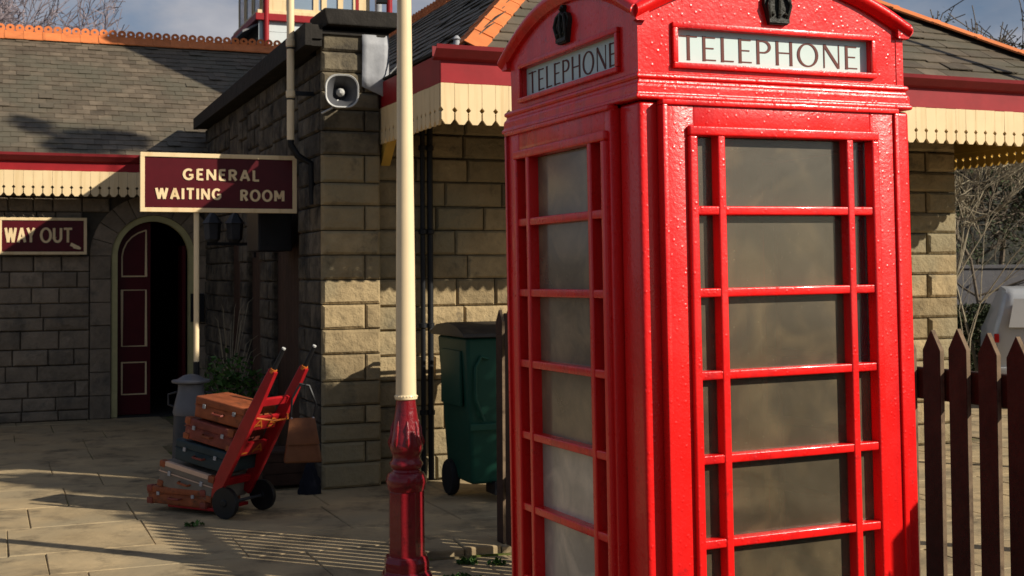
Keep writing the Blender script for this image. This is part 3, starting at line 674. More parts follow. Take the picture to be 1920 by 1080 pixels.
rr.add([(-7.3, 2*RVv-EV, EZ-.03), (U1, 2*RVv-EV, EZ-.03), (U1, RVv, RZ2-.03), (-7.3, RVv, RZ2-.03)], [(0, 1, 2, 3)])
rr.add([(-7.3, EV, EZ-.03), (-7.3, RVv, RZ2-.03), (-7.3, 2*RVv-EV, EZ-.03)], [(0, 1, 2)]).add([(U1, EV, EZ-.03), (U1, RVv, RZ2-.03), (U1, 2*RVv-EV, EZ-.03)], [(0, 1, 2)])
rr.build('roof_deck', COPING, wr)
sl = Vector((0, RVv-EV, RZ2-EZ)); Lr = sl.length; sl.normalize()
P = slates(-7.2, U1, Vector((0, EV-.03, EZ-.02)), Vector((1, 0, 0)), sl, int(Lr/.135), .135, .17, lambda s, r: True, random.Random(4), .006)
scatter(wr, 'slate', P, SLATE, 300)
run_tiles(wr, 'ridge_tile', ct, (-7.2, RVv, RZ2+.06), (U1, RVv, RZ2+.06), .245)

# ================================================================== SIGNS
def sign(name, label, o, w, h, wall=True, fw=.035):
    t = thing(name, label, 'sign', o, BA)
    MB().box(fw, w-fw, .0, .02, fw, h-fw).build('sign_board', SIGNRED, t)
    for q in ((0, w, h-fw, h), (0, w, 0, fw)): MB().box(q[0], q[1], -.012, .03, q[2], q[3]).build('frame_rail', CREAM, t, bevel=.003)
    for q in ((0, fw, fw, h-fw), (w-fw, w, fw, h-fw)): MB().box(q[0], q[1], -.011, .029, q[2], q[3]).build('frame_rail', CREAM, t, bevel=.003)
    return t
GS = sign('waiting_room_sign', 'maroon GENERAL WAITING ROOM sign in a cream frame on a cream pole', Bw(-1.368, .45, 2.235), 1.262, .478)
bold = dict(thick=.24, thin=.20, gap=.30, wide=1.15)
def gtext(t, px0, px1, z0, h): word(GS, t, px0, px1, z0, h, XZ, -.0005, .006, CREAM, **bold)
k = 1.262/293.
gtext('GENERAL', (342-264)*k, (484-264)*k, .263, .087)
gtext('WAITING', (292-264)*k, (412-264)*k, .105, .087)
gtext('ROOM', (449-264)*k, (532-264)*k, .099, .087)
MB().tube([(.448, .045, -1.21), (.448, .045, .0)], .022, 12).build('pole', CREAM_G, GS, smooth=True)
MB().tube([(.448, .045, -2.24), (.448, .045, -1.21)], .026, 12).build('pole_foot', BLACK, GS, smooth=True)
WO = sign('way_out_sign', 'maroon WAY OUT sign with small pointing hand on the waiting room wall', Bw(-2.395, 6.05, 1.985), .985, .44)
k = .985/164.
for t, a, b in (('WAY', 12, 66), ('OUT', 77, 136)): word(WO, t, a*k, b*k, .145, .17, XZ, -.0005, .006, CREAM, thick=.17, thin=.15, gap=.14)
hand = MB(); stroke(hand, [(.835, .10), (.885, .083), (.915, .07)], [.05, .04, .02], XZ, -.0005, -.006); stroke(hand, [(.80, .125), (.84, .105)], .04, XZ, -.0005, -.0064)
hand.build('pointing_hand', CREAM, WO)
MB().box(.2, .23, .02, .08, .38, .41).box(.75, .78, .02, .08, .38, .41).build('wall_bracket', BLACK, WO)

# ================================================================== LAMP POST
lp = thing('lamp_post', 'cream lamp post column on an ornate maroon cast iron base', 'lamp post', (-.605, 7.28, 0), R(10))
zc = lambda y: 1.72-(y-513.6)/331.
def pr(L): return [(w/2/331., zc(y)) for y, w in L]
MB().lathe(pr([(742, 39), (700, 38), (500, 35.5), (250, 31), (0, 27), (-180, 23)]), 32).build('column', CREAM_G, lp, smooth=True)
MB().lathe(pr([(748, 36), (746, 42), (743, 43), (740, 42), (737, 38)]), 32).build('collar', CREAM_G, lp, smooth=True)
MB().lathe(pr([(916, 66), (914, 70), (905, 74), (898, 77), (890, 74), (884, 68), (880, 54), (876, 52), (871, 60), (866, 63), (862, 60), (858, 53), (850, 52), (844, 58), (838, 63), (830, 62), (815, 55), (795, 49), (770, 41), (750, 36), (747, 36)]), 40).build('cast_base', MAROON_G, lp, smooth=True)
MB().lathe([(.098, .06), (.098, zc(1040)), (.106, zc(1036)), (.104, zc(916)+.0), (.098, zc(914))][1:], 8, ph=.5).build('octagonal_shaft', MAROON_G, lp, bevel=.006)
MB().lathe([(.15, -.01), (.15, .04), (.132, .06), (.132, zc(1046)), (.122, zc(1036)), (.10, zc(1033))], 8, ph=.5).build('plinth', MAROON_G, lp, bevel=.006)
for i in range(8):      # acanthus ornament on the bell
    t = 2*math.pi*i/8; mb = MB()
    pts = [(.086, zc(838)), (.092, zc(826)), (.080, zc(812)), (.078, zc(800)), (.068, zc(785))]
    mb.tube([(r*math.cos(t), r*math.sin(t), z) for r, z in pts], [.006, .016, .011, .012, .003], 6)
    mb.build('leaf_ornament', MAROON_G, lp, smooth=True)
for i in range(24):
    t = 2*math.pi*i/24; MB().lathe([(.002, -.005), (.005, 0), (.002, .005)], 6, (.063*math.cos(t), .063*math.sin(t), zc(741))).build('collar_bead', CREAM_G, lp, smooth=True)
MB().lathe([(.03, 0), (.06, .03), (.14, .10), (.17, .42), (.18, .44), (.06, .56), (.02, .66)], 8, (0, 0, zc(-180))).build('lantern', BLACK, lp)
MB().tube([(0, 0, 3.34), (-.06, -.02, 3.30), (-.14, -.03, 3.29)], .012, 6).box(-.16, -.10, -.05, 0, 3.255, 3.335).build('ladder_arm', BLACK, lp)
o = thing('hanging_cable', 'thin grey cable drooping beside the top of the lamp post', 'cable', Bw(.62, -.12, 0), BA)
MB().tube([(.02, 0, 3.80), (.022, 0, 3.65), (.012, .0, 3.52), (-.02, .01, 3.42), (-.07, .04, 3.36)], .0055, 6).build('cable', GREYPL, o)

# ================================================================== TELEPHONE BOX
KA = R(23.36); KW = .914
kb = thing('telephone_box', 'bright red cast iron telephone box with dirty glass and TELEPHONE signs', 'telephone box', (.3477+.023, 3.494, 0), KA)
kb.rotation_euler = (Matrix.Rotation(-.010, 3, 'Y') @ Matrix.Rotation(KA, 3, 'Z')).to_euler()
W = KW
# face frames: local (a along face, z, outward depth d>0) -> kiosk coordinates
FACES = [lambda a, z, d: (a, -d, z), lambda a, z, d: (-d, W-a, z), lambda a, z, d: (W+d, a, z), lambda a, z, d: (W-a, W+d, z)]
def fbox(mb, fn, a0, a1, z0, z1, d0, d1):
    vs = [fn(a, z, d) for d in (d0, d1) for a, z in ((a0, z0), (a1, z0), (a1, z1), (a0, z1))]
    return mb.add(vs, [(0, 1, 2, 3), (7, 6, 5, 4), (0, 4, 5, 1), (1, 5, 6, 2), (2, 6, 7, 3), (3, 7, 4, 0)])
MB().box(-.03, W+.03, -.03, W+.03, 0, .10).box(-.02, W+.02, -.02, W+.02, .10, .135).build('plinth', RED, kb, bevel=.008)
for x, y in ((0, 0), (1, 0), (1, 1), (0, 1)):      # corner posts, well rounded
    s = .068; x0 = 0 if x == 0 else W-s+.012; y0 = 0 if y == 0 else W-s
    MB().box(x0, x0+s, y0, (y0+.117 if (x, y) == (0, 0) else y0+s), .135, 2.19).build('corner_post', RED, kb, bevel=.014, seg=4, smooth=True)
# cornice
def ringprof(prof):
    mb = MB(); rings = []
    for d, z in prof: rings.append([(-d, -d, z), (W+d, -d, z), (W+d, W+d, z), (-d, W+d, z)])
    for r in rings: mb.v += r
    n = len(rings)
    mb.f = [(i*4+j, i*4+(j+1) % 4, (i+1)*4+(j+1) % 4, (i+1)*4+j) for i in range(n-1) for j in range(4)]
    mb.f += [(0, 3, 2, 1), tuple((n-1)*4+j for j in range(4))]
    return mb
ringprof([(.0, 2.193), (.012, 2.194), (.015, 2.199), (.014, 2.206), (.009, 2.210), (.009, 2.230), (.007, 2.236), (.002, 2.242), (.001, 2.250), (.006, 2.252), (.008, 2.258), (.006, 2.265), (.0, 2.268), (-.004, 2.27)]).build('cornice', RED, kb, bevel=.003, seg=2)
AX = W/2; ARC = lambda a: 2.553-(a-AX)**2/1.58
MB().box(.03, W-.03, .03, W-.03, 2.262, 2.45).build('head_core', RED, kb)
SZ0, SZ1, SA0, SA1 = 2.300, 2.397, .125, W-.125
for fi, fn in enumerate(FACES):
    hd = MB(); e = -.004; q = -.029
    if fi % 2 == 0: A0, A1 = .002, W-.002
    else: A0, A1 = .031, W-.031
    fbox(hd, fn, A0, A1, 2.268, SZ0, q, e); fbox(hd, fn, A0, SA0, SZ0, SZ1, q, e); fbox(hd, fn, SA1, A1, SZ0, SZ1, q, e)
    pts = [(A0, SZ1), (A1, SZ1)]+[(a, ARC(a)) for a in [A1-(A1-A0)*i/24 for i in range(25)]]
    hd.prism(pts, fn, q, e)
    hd.build('head_panel', RED, kb)
    # curved pediment moulding
    mo = MB(); rings = []
    for i in range(33):
        a = -.012+(W+.024)*i/32; z = ARC(min(max(a, 0), W)) if 0 <= a <= W else ARC(0)-abs(a if a < 0 else a-W)*.5
        rings.append([fn(a, z+dz, d) for d, dz in ((-.03, -.006), (.008, -.006), (.013, .0), (.018, .004), (.026, .012), (.028, .022), (.022, .034), (.008, .040), (-.03, .040))])
    for r in rings: mo.v += [tuple(p) for p in r]
    k = 9; mo.f = [(i*k+j, i*k+(j+1) % k, (i+1)*k+(j+1) % k, (i+1)*k+j) for i in range(32) for j in range(k)]+[tuple(range(k)), tuple(32*k+j for j in range(k))[::-1]]
    mo.build('pediment_moulding', RED, kb, smooth=True)
    # sign light with bead frame
    mb = MB(); w = .016
    fbox(mb, fn, SA0-w, SA1+w, SZ1, SZ1+w, -.004, .007); fbox(mb, fn, SA0-w, SA1+w, SZ0-w, SZ0, -.004, .010)
    fbox(mb, fn, SA0-w, SA0, SZ0, SZ1, -.004, .0072); fbox(mb, fn, SA1, SA1+w, SZ0, SZ1, -.004, .0072)
    mb.build('sign_frame', RED, kb, bevel=.0035, smooth=True)
    mb = MB(); fbox(mb, fn, SA0, SA1, SZ0, SZ1, -.026, -.020); sg = mb.build('sign_glass', OPAL, kb)
    if fi in (0, 1):
        word(sg, 'TELEPHONE', SA0+.018, SA1-.035, SZ0+.012, .070, fn, -.0195, -.0012, LET_BR, thick=.135, thin=.055, gap=.17, serif=True)
    # crown above the sign
    if fi in (0, 1):
        cr = MB(); c = AX; zb = 2.424
        half = [(.030, 0), (.034, .012), (.040, .040), (.047, .058), (.046, .074), (.036, .088), (.020, .094), (.008, .092), (.008, .104), (.012, .110), (.006, .118)]
        pts = [(c-x, zb+z) for x, z in half]+[(c+x, zb+z) for x, z in reversed(half)]
        cr.prism(pts, fn, -.004, .010)
        fbox(cr, fn, c-.034, c+.034, zb+.004, zb+.016, .010, .015)
        for s in (-1, 0, 1): cr.tube([fn(c+s*.030, zb+.018, .011), fn(c+s*.038, zb+.055, .017), fn(c+s*.026, zb+.082, .015), fn(c, zb+.094, .012)], .005, 6)
        for s in (-.022, 0, .022): cr.lathe([(.001, -.007), (.007, 0), (.001, .007)], 8, fn(c+s, zb+.028, .013))
        cr.lathe([(.001, -.009), (.009, 0), (.001, .009)], 8, fn(c, zb+.104, .010))
        cr.build('crown_emblem', CROWN, kb, smooth=True)
# dome
dm = MB(); n = 20
for i in range(n+1):
    for j in range(n+1):
        x, y = W*i/n, W*j/n; hx = .127*(1-((x-AX)/AX)**2); hy = .127*(1-((y-AX)/AX)**2)
        dm.v.append((x, y, 2.455+hx+hy))
dm.f = [(i*(n+1)+j, (i+1)*(n+1)+j, (i+1)*(n+1)+j+1, i*(n+1)+j+1) for i in range(n) for j in range(n)]
dm.build('domed_roof', RED, kb, smooth=True)
# glazed faces
ROWS = [2.095, 1.888, 1.661, 1.434, 1.204, .974, .744, .514, .285]
G0, G1, VB0, VB1 = .158, W-.158, .238, W-.238
for fi, fn in enumerate(FACES):
    solid = (fi == 3)
    mb = MB(); D0, D1 = -.02, .027
    fbox(mb, fn, .058, G0-.002, .14, 2.184, D0, D1); fbox(mb, fn, G1+.002, W-(.119 if fi == 1 else .058), .14, 2.184, D0, D1)
    fbox(mb, fn, G0-.002, G1+.002, 2.107, 2.184, D0, D1-.0006); fbox(mb, fn, G0-.002, G1+.002, .14, .272, D0, D1-.0006)
    if solid: fbox(mb, fn, G0-.002, G1+.002, .272, 2.107, D0, D1-.012)
    dr = mb.build('door' if fi == 1 else 'side_panel', RED, kb, bevel=.004, seg=2, smooth=True)
    mb = MB(); q = .062
    fbox(mb, fn, q-.008, q+.008, .14, 2.178, .0, .035); (fi != 1) and fbox(mb, fn, W-q-.008, W-q+.008, .14, 2.178, .0, .035); fbox(mb, fn, q-.008, W-(.119 if fi == 1 else q-.008), 2.178, 2.192, .0, .0355)
    mb.build('edge_bead', RED, dr, bevel=.004, seg=2, smooth=True)
    if solid: continue
    mb = MB(); w = .024
    fbox(mb, fn, G0-w, G1+w, 2.094, 2.122, .0, .041); fbox(mb, fn, G0-w, G1+w, .268, .268+.012, .0, .041)
    fbox(mb, fn, G0-w, G0+.002, .28, 2.094, .0, .0405); fbox(mb, fn, G1-.002, G1+w, .28, 2.094, .0, .0405)
    mb.build('glazing_moulding', RED, dr, bevel=.006, seg=3, smooth=True)
    for z in ROWS[1:-1]:
        mb = MB(); fbox(mb, fn, G0-.002, G1+.002, z-.0125, z+.0125, -.008, .035); mb.build('glazing_bar', RED, dr, bevel=.005, seg=3, smooth=True)
    for a in (VB0, VB1):
        mb = MB(); fbox(mb, fn, a-.012, a+.012, .275, 2.104, -.007, .0375); mb.build('glazing_bar', RED, dr, bevel=.005, seg=3, smooth=True)
    cols = [G0, VB0, VB1, G1]
    for r in range(8):
        for c in range(3):
            mb = MB(); t = random.uniform(-.001, .001)
            fbox(mb, fn, cols[c]+.002, cols[c+1]-.002, ROWS[r+1]+.002, ROWS[r]-.002, -.001+t, .003+t)
            mb.build('pane', CLEARG if (fi == 0 and c == 2 and r < 3) else DIRTY2 if (fi == 1 and r >= 4 and c > 0) else DIRTY3 if fi == 1 else DIRTY, dr)
    if fi in (0, 1):
        for a in (.20, AX, W-.20):
            mb = MB(); q = Vector(fn(a, 2.158, .022)); mb.lathe([(.001, -.006), (.006, 0), (.001, .006)], 8, q); mb.build('rivet', RED, dr, smooth=True)
# inside: telephone back board
MB().box(.12, W-.12, W-.10, W-.03, .9, 2.05).build('back_board', BLACKP, kb, bevel=.006)
MB().box(.30, .58, W-.25, W-.10, 1.15, 1.62).build('pay_phone', BLACK, kb, bevel=.02)
MB().box(.03, W-.03, .03, W-.03, 2.15, 2.18).build('inner_ceiling', CREAM, kb)
MB().box(.03, W-.03, .03, W-.03, .10, .125).build('floor_slab', MORTAR, kb)

# ================================================================== PICKET FENCE
FD = Vector((-.485, 1, 0)).normalized(); F0 = Vector((1.55, 4.7, 0)); FA = math.atan2(FD.y, FD.x)
fe = thing('picket_fence', 'dark stained picket fence with pointed tops right of the telephone box', 'fence', F0, FA)
# local x runs away along the fence, local y to the left-front side (towards the camera is -y or +y)
pk = MB(); w = .043
pk.prism([(-w, .06), (w, .06), (w, 1.43), (0, 1.505), (-w, 1.43)], XZ, 0, .022)
pkm = pk.mesh('picket', WOOD_D, bevel=.002, seg=1); pkm.materials.append(WOODW)
for p in pkm.polygons:
    if abs(p.normal.y) < .4: p.material_index = 1
s = -3.814
side = 1  # local +y points to the viewer's side
while s < 3.72:
    o = obj('picket', pkm, fe); o.location = (s, .0, random.uniform(-.012, .008)); o.rotation_euler = (0, random.uniform(-.003, .003), random.uniform(-.02, .02)); s += .132
for z0, z1 in ((1.245, 1.36), (.36, .47)):
    MB().box(-3.95, 3.75, -.044, -.004, z0, z1).build('rail', WOOD_D, fe, bevel=.004, seg=1)
for x, h, hw in ((3.74, 1.47, .05), (1.2, 1.40, .05), (-1.53, 1.63, .085), (-3.9, 1.5, .05)):  # the broad out-of-view post is added tall enough to shade the telephone box
    MB().box(x-hw, x+hw, -.15, -.046, -.03, h).build('fence_post', WOOD_D, fe, bevel=.006, seg=1)

# ================================================================== GREEN BIN
gb = thing('wheelie_bin', 'large green wheelie bin with dark lid between the downpipes and telephone box', 'bin', Bw(.82, -1.13, 0), BA)
def frust(mb, a, b, z0, z1): 
    vs = [(a[0], a[2], z0), (a[1], a[2], z0), (a[1], a[3], z0), (a[0], a[3], z0), (b[0], b[2], z1), (b[1], b[2], z1), (b[1], b[3], z1), (b[0], b[3], z1)]
    return mb.add(vs, [(3, 2, 1, 0), (4, 5, 6, 7), (0, 1, 5, 4), (1, 2, 6, 5), (2, 3, 7, 6), (3, 0, 4, 7)])
gb.scale = (1.12, 1, 1)
frust(MB(), (.05, .62, .06, .60), (.0, .68, 0, .68), .14, 1.24).build('bin_body', GREEN, gb, bevel=.03, seg=3, smooth=True)
mb = MB()
mb.tube([(.12, -.0, .62), (.06, -.01, .78), (.06, -.01, 1.02), (.10, -.012, 1.10), (.15, -.01, 1.08)], .012, 8)
mb.tube([(.34, -.0, .60), (.42, -.01, .72), (.44, -.01, 1.0), (.5, -.012, 1.08)], .012, 8)
mb.build('moulded_rib', GREEN, gb, smooth=True)
MB().box(-.012, .012, .12, .56, .72, 1.14).build('side_panel', GREEN, gb, bevel=.01, smooth=True)
MB().box(.02, .66, -.012, .0, .55, .60).build('moulded_band', GREEN, gb, bevel=.006)
rings = []
for v_, z_ in ((-.05, 1.245), (-.04, 1.275), (.10, 1.325), (.34, 1.35), (.58, 1.33), (.71, 1.28), (.72, 1.245)): rings.append((v_, z_))
MB().prism(rings, lambda a, b, c: (c, a, b), -.04, .72).build('lid', LIDBR, gb, bevel=.012, seg=2, smooth=True)
MB().tube([(-.03, .7, 1.28), (-.03, .76, 1.27), (.71, .76, 1.27), (.71, .7, 1.28)], .015, 8).build('handle', BLACKP, gb, smooth=True)
for x in (.04, .60): MB().lathe([(.04, -.03), (.13, -.028), (.14, -.015), (.14, .015), (.13, .028), (.04, .03)], 20, M=Matrix.Translation((x, .50, .14)) @ Matrix.Rotation(R(90), 4, 'Y')).build('wheel', RUBBER, gb, smooth=True)
MB().lathe([(.03, -.02), (.08, -.018), (.085, 0), (.08, .018), (.03, .02)], 16, M=Matrix.Translation((.30, .02, .085)) @ Matrix.Rotation(R(90), 4, 'Y')).build('castor', RUBBER, gb, smooth=True)
MB().box(.2, .4, .01, .2, .06, .16).build('castor_fork', BLACKP, gb)

# ================================================================== LUGGAGE TROLLEY AND CASES
TH = Vector((.87, -.49, 0)).normalized(); TW = Vector((.49, .87, 0)).normalized()   # TH: towards the handles (right), TW: across the truck (away)
ta = math.atan2(TH.y, TH.x)
TO = Vector((-2.165, 9.25, 0))
tr = thing('sack_truck', 'red wooden sack truck leaning back with black handle grips beside the pier', 'trolley', TO, ta)
# local x = TH, y = TW (across, 0..0.42), z up ; rails lean towards +x
lean = math.tan(R(31)); tw = .34
def rail(y, x_off=0):
    mb = MB(); wd = .055; A = Vector((.02+x_off, y, .14)); Bp = Vector((.02+x_off+lean*.92, y, 1.06)); d = (Bp-A).normalized(); nrm = Vector((d.z, 0, -d.x))
    vs = []
    for p, hw in ((A, wd), (A+d*.6, wd), (Bp, wd*.62)):
        for sx, sy in ((-1, -1), (1, -1), (1, 1), (-1, 1)): vs.append(p+nrm*hw*sx*.9+Vector((0, sy*.019, 0)))
    mb.add(vs, [(3, 2, 1, 0), (8, 9, 10, 11)]+[(i*4+j, i*4+(j+1) % 4, (i+1)*4+(j+1) % 4, (i+1)*4+j) for i in range(2) for j in range(4)])
    mb.build('side_rail', TROLRED, tr, bevel=.006)
    MB().tube([Bp-d*.02, Bp+d*.05, Bp+d*.17], [.018, .017, .015], 10).build('handle_grip', BLACK, tr, smooth=True)
    MB().lathe([(.002, 0), (.014, .002), (.014, .012), (.002, .014)], 10, M=Matrix.Translation(Bp+d*.17) @ d.to_track_quat('Z', 'X').to_matrix().to_4x4()).build('grip_cap', GREYPL, tr, smooth=True)
    MB().lathe([(.024, 0), (.024, .03)], 12, M=Matrix.Translation(Bp-d*.02) @ d.to_track_quat('Z', 'X').to_matrix().to_4x4()).build('ferrule', ORANGE, tr)
    return A, d, nrm
A, d, nr = rail(0); rail(tw)
def onr(s, y, off): return A+d*s+nr*off+Vector((0, y-A.y, 0))
for k, s in enumerate((.12, .40, .62, .80)):
    mb = MB(); hw = .055 if k in (1, 2) else .03
    vs = [onr(s-hw, .02, -.012), onr(s+hw, .02, -.012), onr(s+hw, tw-.02, -.012), onr(s-hw, tw-.02, -.012), onr(s-hw, .02, .012), onr(s+hw, .02, .012), onr(s+hw, tw-.02, .012), onr(s-hw, tw-.02, .012)]
    cb = mb.add(vs, [(3, 2, 1, 0), (4, 5, 6, 7), (0, 1, 5, 4), (1, 2, 6, 5), (2, 3, 7, 6), (3, 0, 4, 7)]).build('cross_board', TROLRED, tr, bevel=.004)
    if k in (1, 2):
        word(cb, 'AB' if k == 2 else 'LA', .05, .29, -.034, .068, lambda a, b, c: tuple(onr(s+b, a, -c)), -.0125, .003, ORANGE, thick=.2, thin=.16, gap=.3)
MB().box(-.42, .05, .0, tw, .035, .06).build('toe_board', TROLRED, tr, bevel=.005)
MB().tube([(.16, -.05, .11), (.16, tw+.05, .11)], .012, 8).build('axle', IRON, tr)
for y in (-.03, tw+.03):
    whl = MB().lathe([(.085, -.018), (.11, -.018), (.112, 0), (.11, .018), (.085, .018)], 28, M=Matrix.Translation((.16, y, .112)) @ Matrix.Rotation(R(90), 4, 'X'))
    ob = whl.build('wheel', BLACK, tr, smooth=True); MB().lathe([(.02, -.025), (.028, -.02), (.028, .02), (.02, .025)], 12, M=Matrix.Translation((.16, y, .112)) @ Matrix.Rotation(R(90), 4, 'X')).build('hub', BLACK, ob)
    for i in range(6):
        t = math.pi/3*i; MB().tube([(.16, y, .112), (.16+.09*math.cos(t), y, .112+.09*math.sin(t))], .005, 6).build('spoke', IRON, ob)
MB().tube([onr(.70, 0, .04), onr(.72, .1, .12), onr(.72, .25, .12), onr(.70, .34, .04)], .007, 6).build('hoop', ORANGE, tr, smooth=True)

def suitcase(name, label, xz, L, D, H, tilt, mat, y0, band=None, corner=None, clasp=True, strap=False):
    x, z = xz; P0 = TO+TH*x+TW*y0+Vector((0, 0, z))
    t = thing(name, label, 'suitcase', P0, 0, 'suitcases stacked on the red sack truck')
    t.rotation_euler = Matrix(((TH.x, TW.x, 0), (TH.y, TW.y, 0), (0, 0, 1))).to_euler(); e = t.rotation_euler
    t.rotation_euler = (Matrix.Rotation(ta, 3, 'Z') @ Matrix.Rotation(R(tilt), 3, 'Y')).to_euler()
    MB().box(0, L, 0, D, .002, H*.60).build('case_body', mat, t, bevel=.012, seg=3, smooth=True)
    MB().box(-.002, L+.002, -.003, D+.002, H*.605, H).build('case_lid', mat, t, bevel=.012, seg=3, smooth=True)
    MB().box(-.004, L+.004, -.006, D+.004, H*.58, H*.62).build('rim', band or mat, t, bevel=.002)
    if corner:
        for x_ in (-.006, L-.05): 
            for z_ in ((H-.045, H+.005), (-.002, .045)): MB().box(x_, x_+.056, -.008, .05, z_[0], z_[1]).build('corner_cap', corner, t, bevel=.01, seg=2, smooth=True)
    if band: MB().box(.05, L-.05, -.008, .03, H-.028, H+.006).build('edge_band', band, t, bevel=.004)
    MB().tube([(L*.40, -.004, H*.42), (L*.41, -.030, H*.40), (L*.59, -.030, H*.40), (L*.60, -.004, H*.42)], .008, 6).build('handle', corner or OXB, t, smooth=True)
    if clasp:
        for f in (.2, .8): MB().box(L*f-.012, L*f+.012, -.014, -.005, H*.52, H*.70).build('clasp', LEAD, t)
    if strap:
        for f in (.27, .73): MB().box(L*f-.014, L*f+.014, -.007, D+.006, -.002, H+.005).build('strap', corner, t, bevel=.002)
    return t
TL = 9.5
suitcase('suitcase', 'tan leather suitcase with bright orange top, topmost of the stack', (-.185, .70), .47, .33, .155, 9, TAN, .02)
suitcase('suitcase', 'oxblood leather suitcase with pale edges, second from the top', (-.265, .545), .455, .34, .155, 10, OXB, .0, corner=TAN)
suitcase('suitcase', 'dark teal suitcase in the middle of the stack', (-.36, .385), .49, .36, .155, 9, TEAL, .0)
suitcase('suitcase', 'grey canvas suitcase with pale band and leather corners, second from the bottom', (-.50, .19), .52, .38, .185, 10, CASEG, -.02, band=BAND, corner=TAN)
suitcase('suitcase', 'worn orange brown leather suitcase at the bottom of the stack', (-.60, .052), .56, .38, .13, 0, TAN, -.02, corner=OXB)

# brown bag hanging from the truck
bgp = TO+TH*.62+TW*.30
bt = thing('leather_bag', 'brown leather shoulder bag hanging from the handles of the red sack truck', 'bag', (bgp.x-.03, bgp.y, 0), R(12))
mb = MB(); frust(mb, (-.13, .14, -.07, .07), (-.085, .085, -.03, .03), .39, .70); mb.build('bag_body', BAGBR, bt, bevel=.018, seg=3, smooth=True)
mb = MB(); frust(mb, (-.115, .12, -.078, -.064), (-.09, .09, -.042, -.026), .52, .705); mb.build('flap', BAGBR, bt, bevel=.006, smooth=True)
MB().tube([(-.08, 0, .69), (-.07, 0, .84), (-.02, 0, .93), (.03, 0, .94)], .009, 6).tube([(.08, 0, .69), (.10, 0, .80), (.05, 0, .93), (-.02, 0, .945)], .009, 6).build('strap', BLACK, bt, smooth=True)
for x in (-.075, .078): MB().lathe([(.004, -.01), (.014, 0), (.004, .01)], 8, (x, -.03, .70)).build('buckle', LEAD, bt)
cp = Bw(-.42, .25)
cr = thing('wooden_crate', 'low dark wooden crate on the paving behind the sack truck', 'crate', cp, BA)
for k in range(3): MB().box(0, .36, -.012, .0, .02+k*.095, .02+k*.095+.088).build('slat', WOOD_D, cr, bevel=.003)
for k in range(3): MB().box(-.012, .0, .0, .34, .02+k*.095, .02+k*.095+.088).build('slat', WOOD_D, cr, bevel=.003)
MB().box(0, .36, .0, .34, .015, .27).build('crate_box', WOOD_D, cr)
MB().box(-.02, .38, -.02, .36, .272, .29).build('lid', WOOD_D, cr, bevel=.003)
cl = thing('dark_coat', 'crumpled navy cloth bundle lying against the foot of the pier', 'cloth', Bw(-.13, -.12), BA)
mb = MB(); n = 18; m_ = 9
for j in range(m_+1):
    for i in range(n):
        t = 2*math.pi*i/n; r = (.09*(1-j/m_)**.5)*(1+.16*math.sin(i*2.1+j)+.1*math.sin(i*3.7-j*1.3)); mb.v.append((r*math.cos(t), r*.7*math.sin(t), 0.26*j/m_))
mb.f = [(j*n+i, j*n+(i+1) % n, (j+1)*n+(i+1) % n, (j+1)*n+i) for j in range(m_) for i in range(n)]
mb.build('cloth', NAVY, cl, smooth=True)

# milk churn
chp = Vector((-2.56, 10.25, 0))
mc = thing('milk_churn', 'grey metal milk churn with domed lid beside the stacked suitcases', 'milk churn', chp)
MB().lathe([(.155, 0), (.16, .02), (.155, .03), (.135, .60), (.125, .68)], 28).build('churn_body', IRON, mc, smooth=True)
MB().lathe([(.136, .62), (.142, .64), (.13, .70), (.105, .80), (.10, .84), (.10, .86)], 28).build('shoulder', GREYIN, mc, smooth=True)
MB().lathe([(.10, .862), (.148, .875), (.152, .885), (.148, .895), (.11, .90), (.06, .93), (.02, .94)], 28).build('lid', GREYIN, mc, smooth=True)
for s in (-1, 1): MB().tube([(s*.13, 0, .68), (s*.18, 0, .70), (s*.18, 0, .78), (s*.11, 0, .80)], .009, 8).build('handle', IRON, mc, smooth=True)

# ------------------------------------------------------------------ plants
def leaves(mb, c, r, n, size, rng, flat=.8):
    for _ in range(n):
        p = Vector((rng.gauss(0, 1), rng.gauss(0, 1), rng.gauss(0, flat))); p = p.normalized()*r*rng.random()**.5; p = Vector(c)+p
        a = Vector((rng.uniform(-1, 1), rng.uniform(-1, 1), rng.uniform(-.6, .8))).normalized(); b = a.cross(Vector((rng.uniform(-1, 1), rng.uniform(-1, 1), rng.uniform(-1, 1)))).normalized()
        s = size*rng.uniform(.6, 1.3)
        mb.add([p-a*s, p+b*s*.45, p+a*s, p-b*s*.45], [(0, 1, 2, 3)])
rg = random.Random(31)
pl = thing('potted_shrub', 'small leafy green shrub in a dark tub behind the suitcases', 'plant', Bw(-.42, 1.9), BA)
MB().lathe([(.13, 0), (.17, .30), (.185, .31), (.185, .34), (.16, .34), (.15, .30)], 20).build('tub', BLACKP, pl, smooth=True)
mb = MB()
for i in range(16):
    t = rg.uniform(0, 6.28); r = rg.uniform(.05, .28); h = rg.uniform(.6, 1.0); mb.tube([(0, 0, .3), (r*.4*math.cos(t), r*.4*math.sin(t), .3+(h-.3)*.6), (r*math.cos(t), r*math.sin(t), h)], [.006, .004, .002], 5)
mb.build('stem', BARK, pl)
mb = MB(); leaves(mb, (0, 0, .74), .3, 520, .035, rg, .7); mb.build('foliage', LEAF, pl)
pl = thing('bare_shrub', 'thin bare twiggy shrub against the shaded stone side wall', 'plant', Bw(-.3, 2.6), BA)
mb = MB()
for i in range(26):
    t = rg.uniform(0, 6.28); r = rg.uniform(.08, .35); h = rg.uniform(.8, 1.45); mb.tube([(0, 0, 0), (r*.4*math.cos(t), r*.4*math.sin(t), h*.6), (r*math.cos(t), r*math.sin(t), h), (r*1.3*math.cos(t), r*1.3*math.sin(t), h+.05)], [.006, .004, .003, .001], 5)
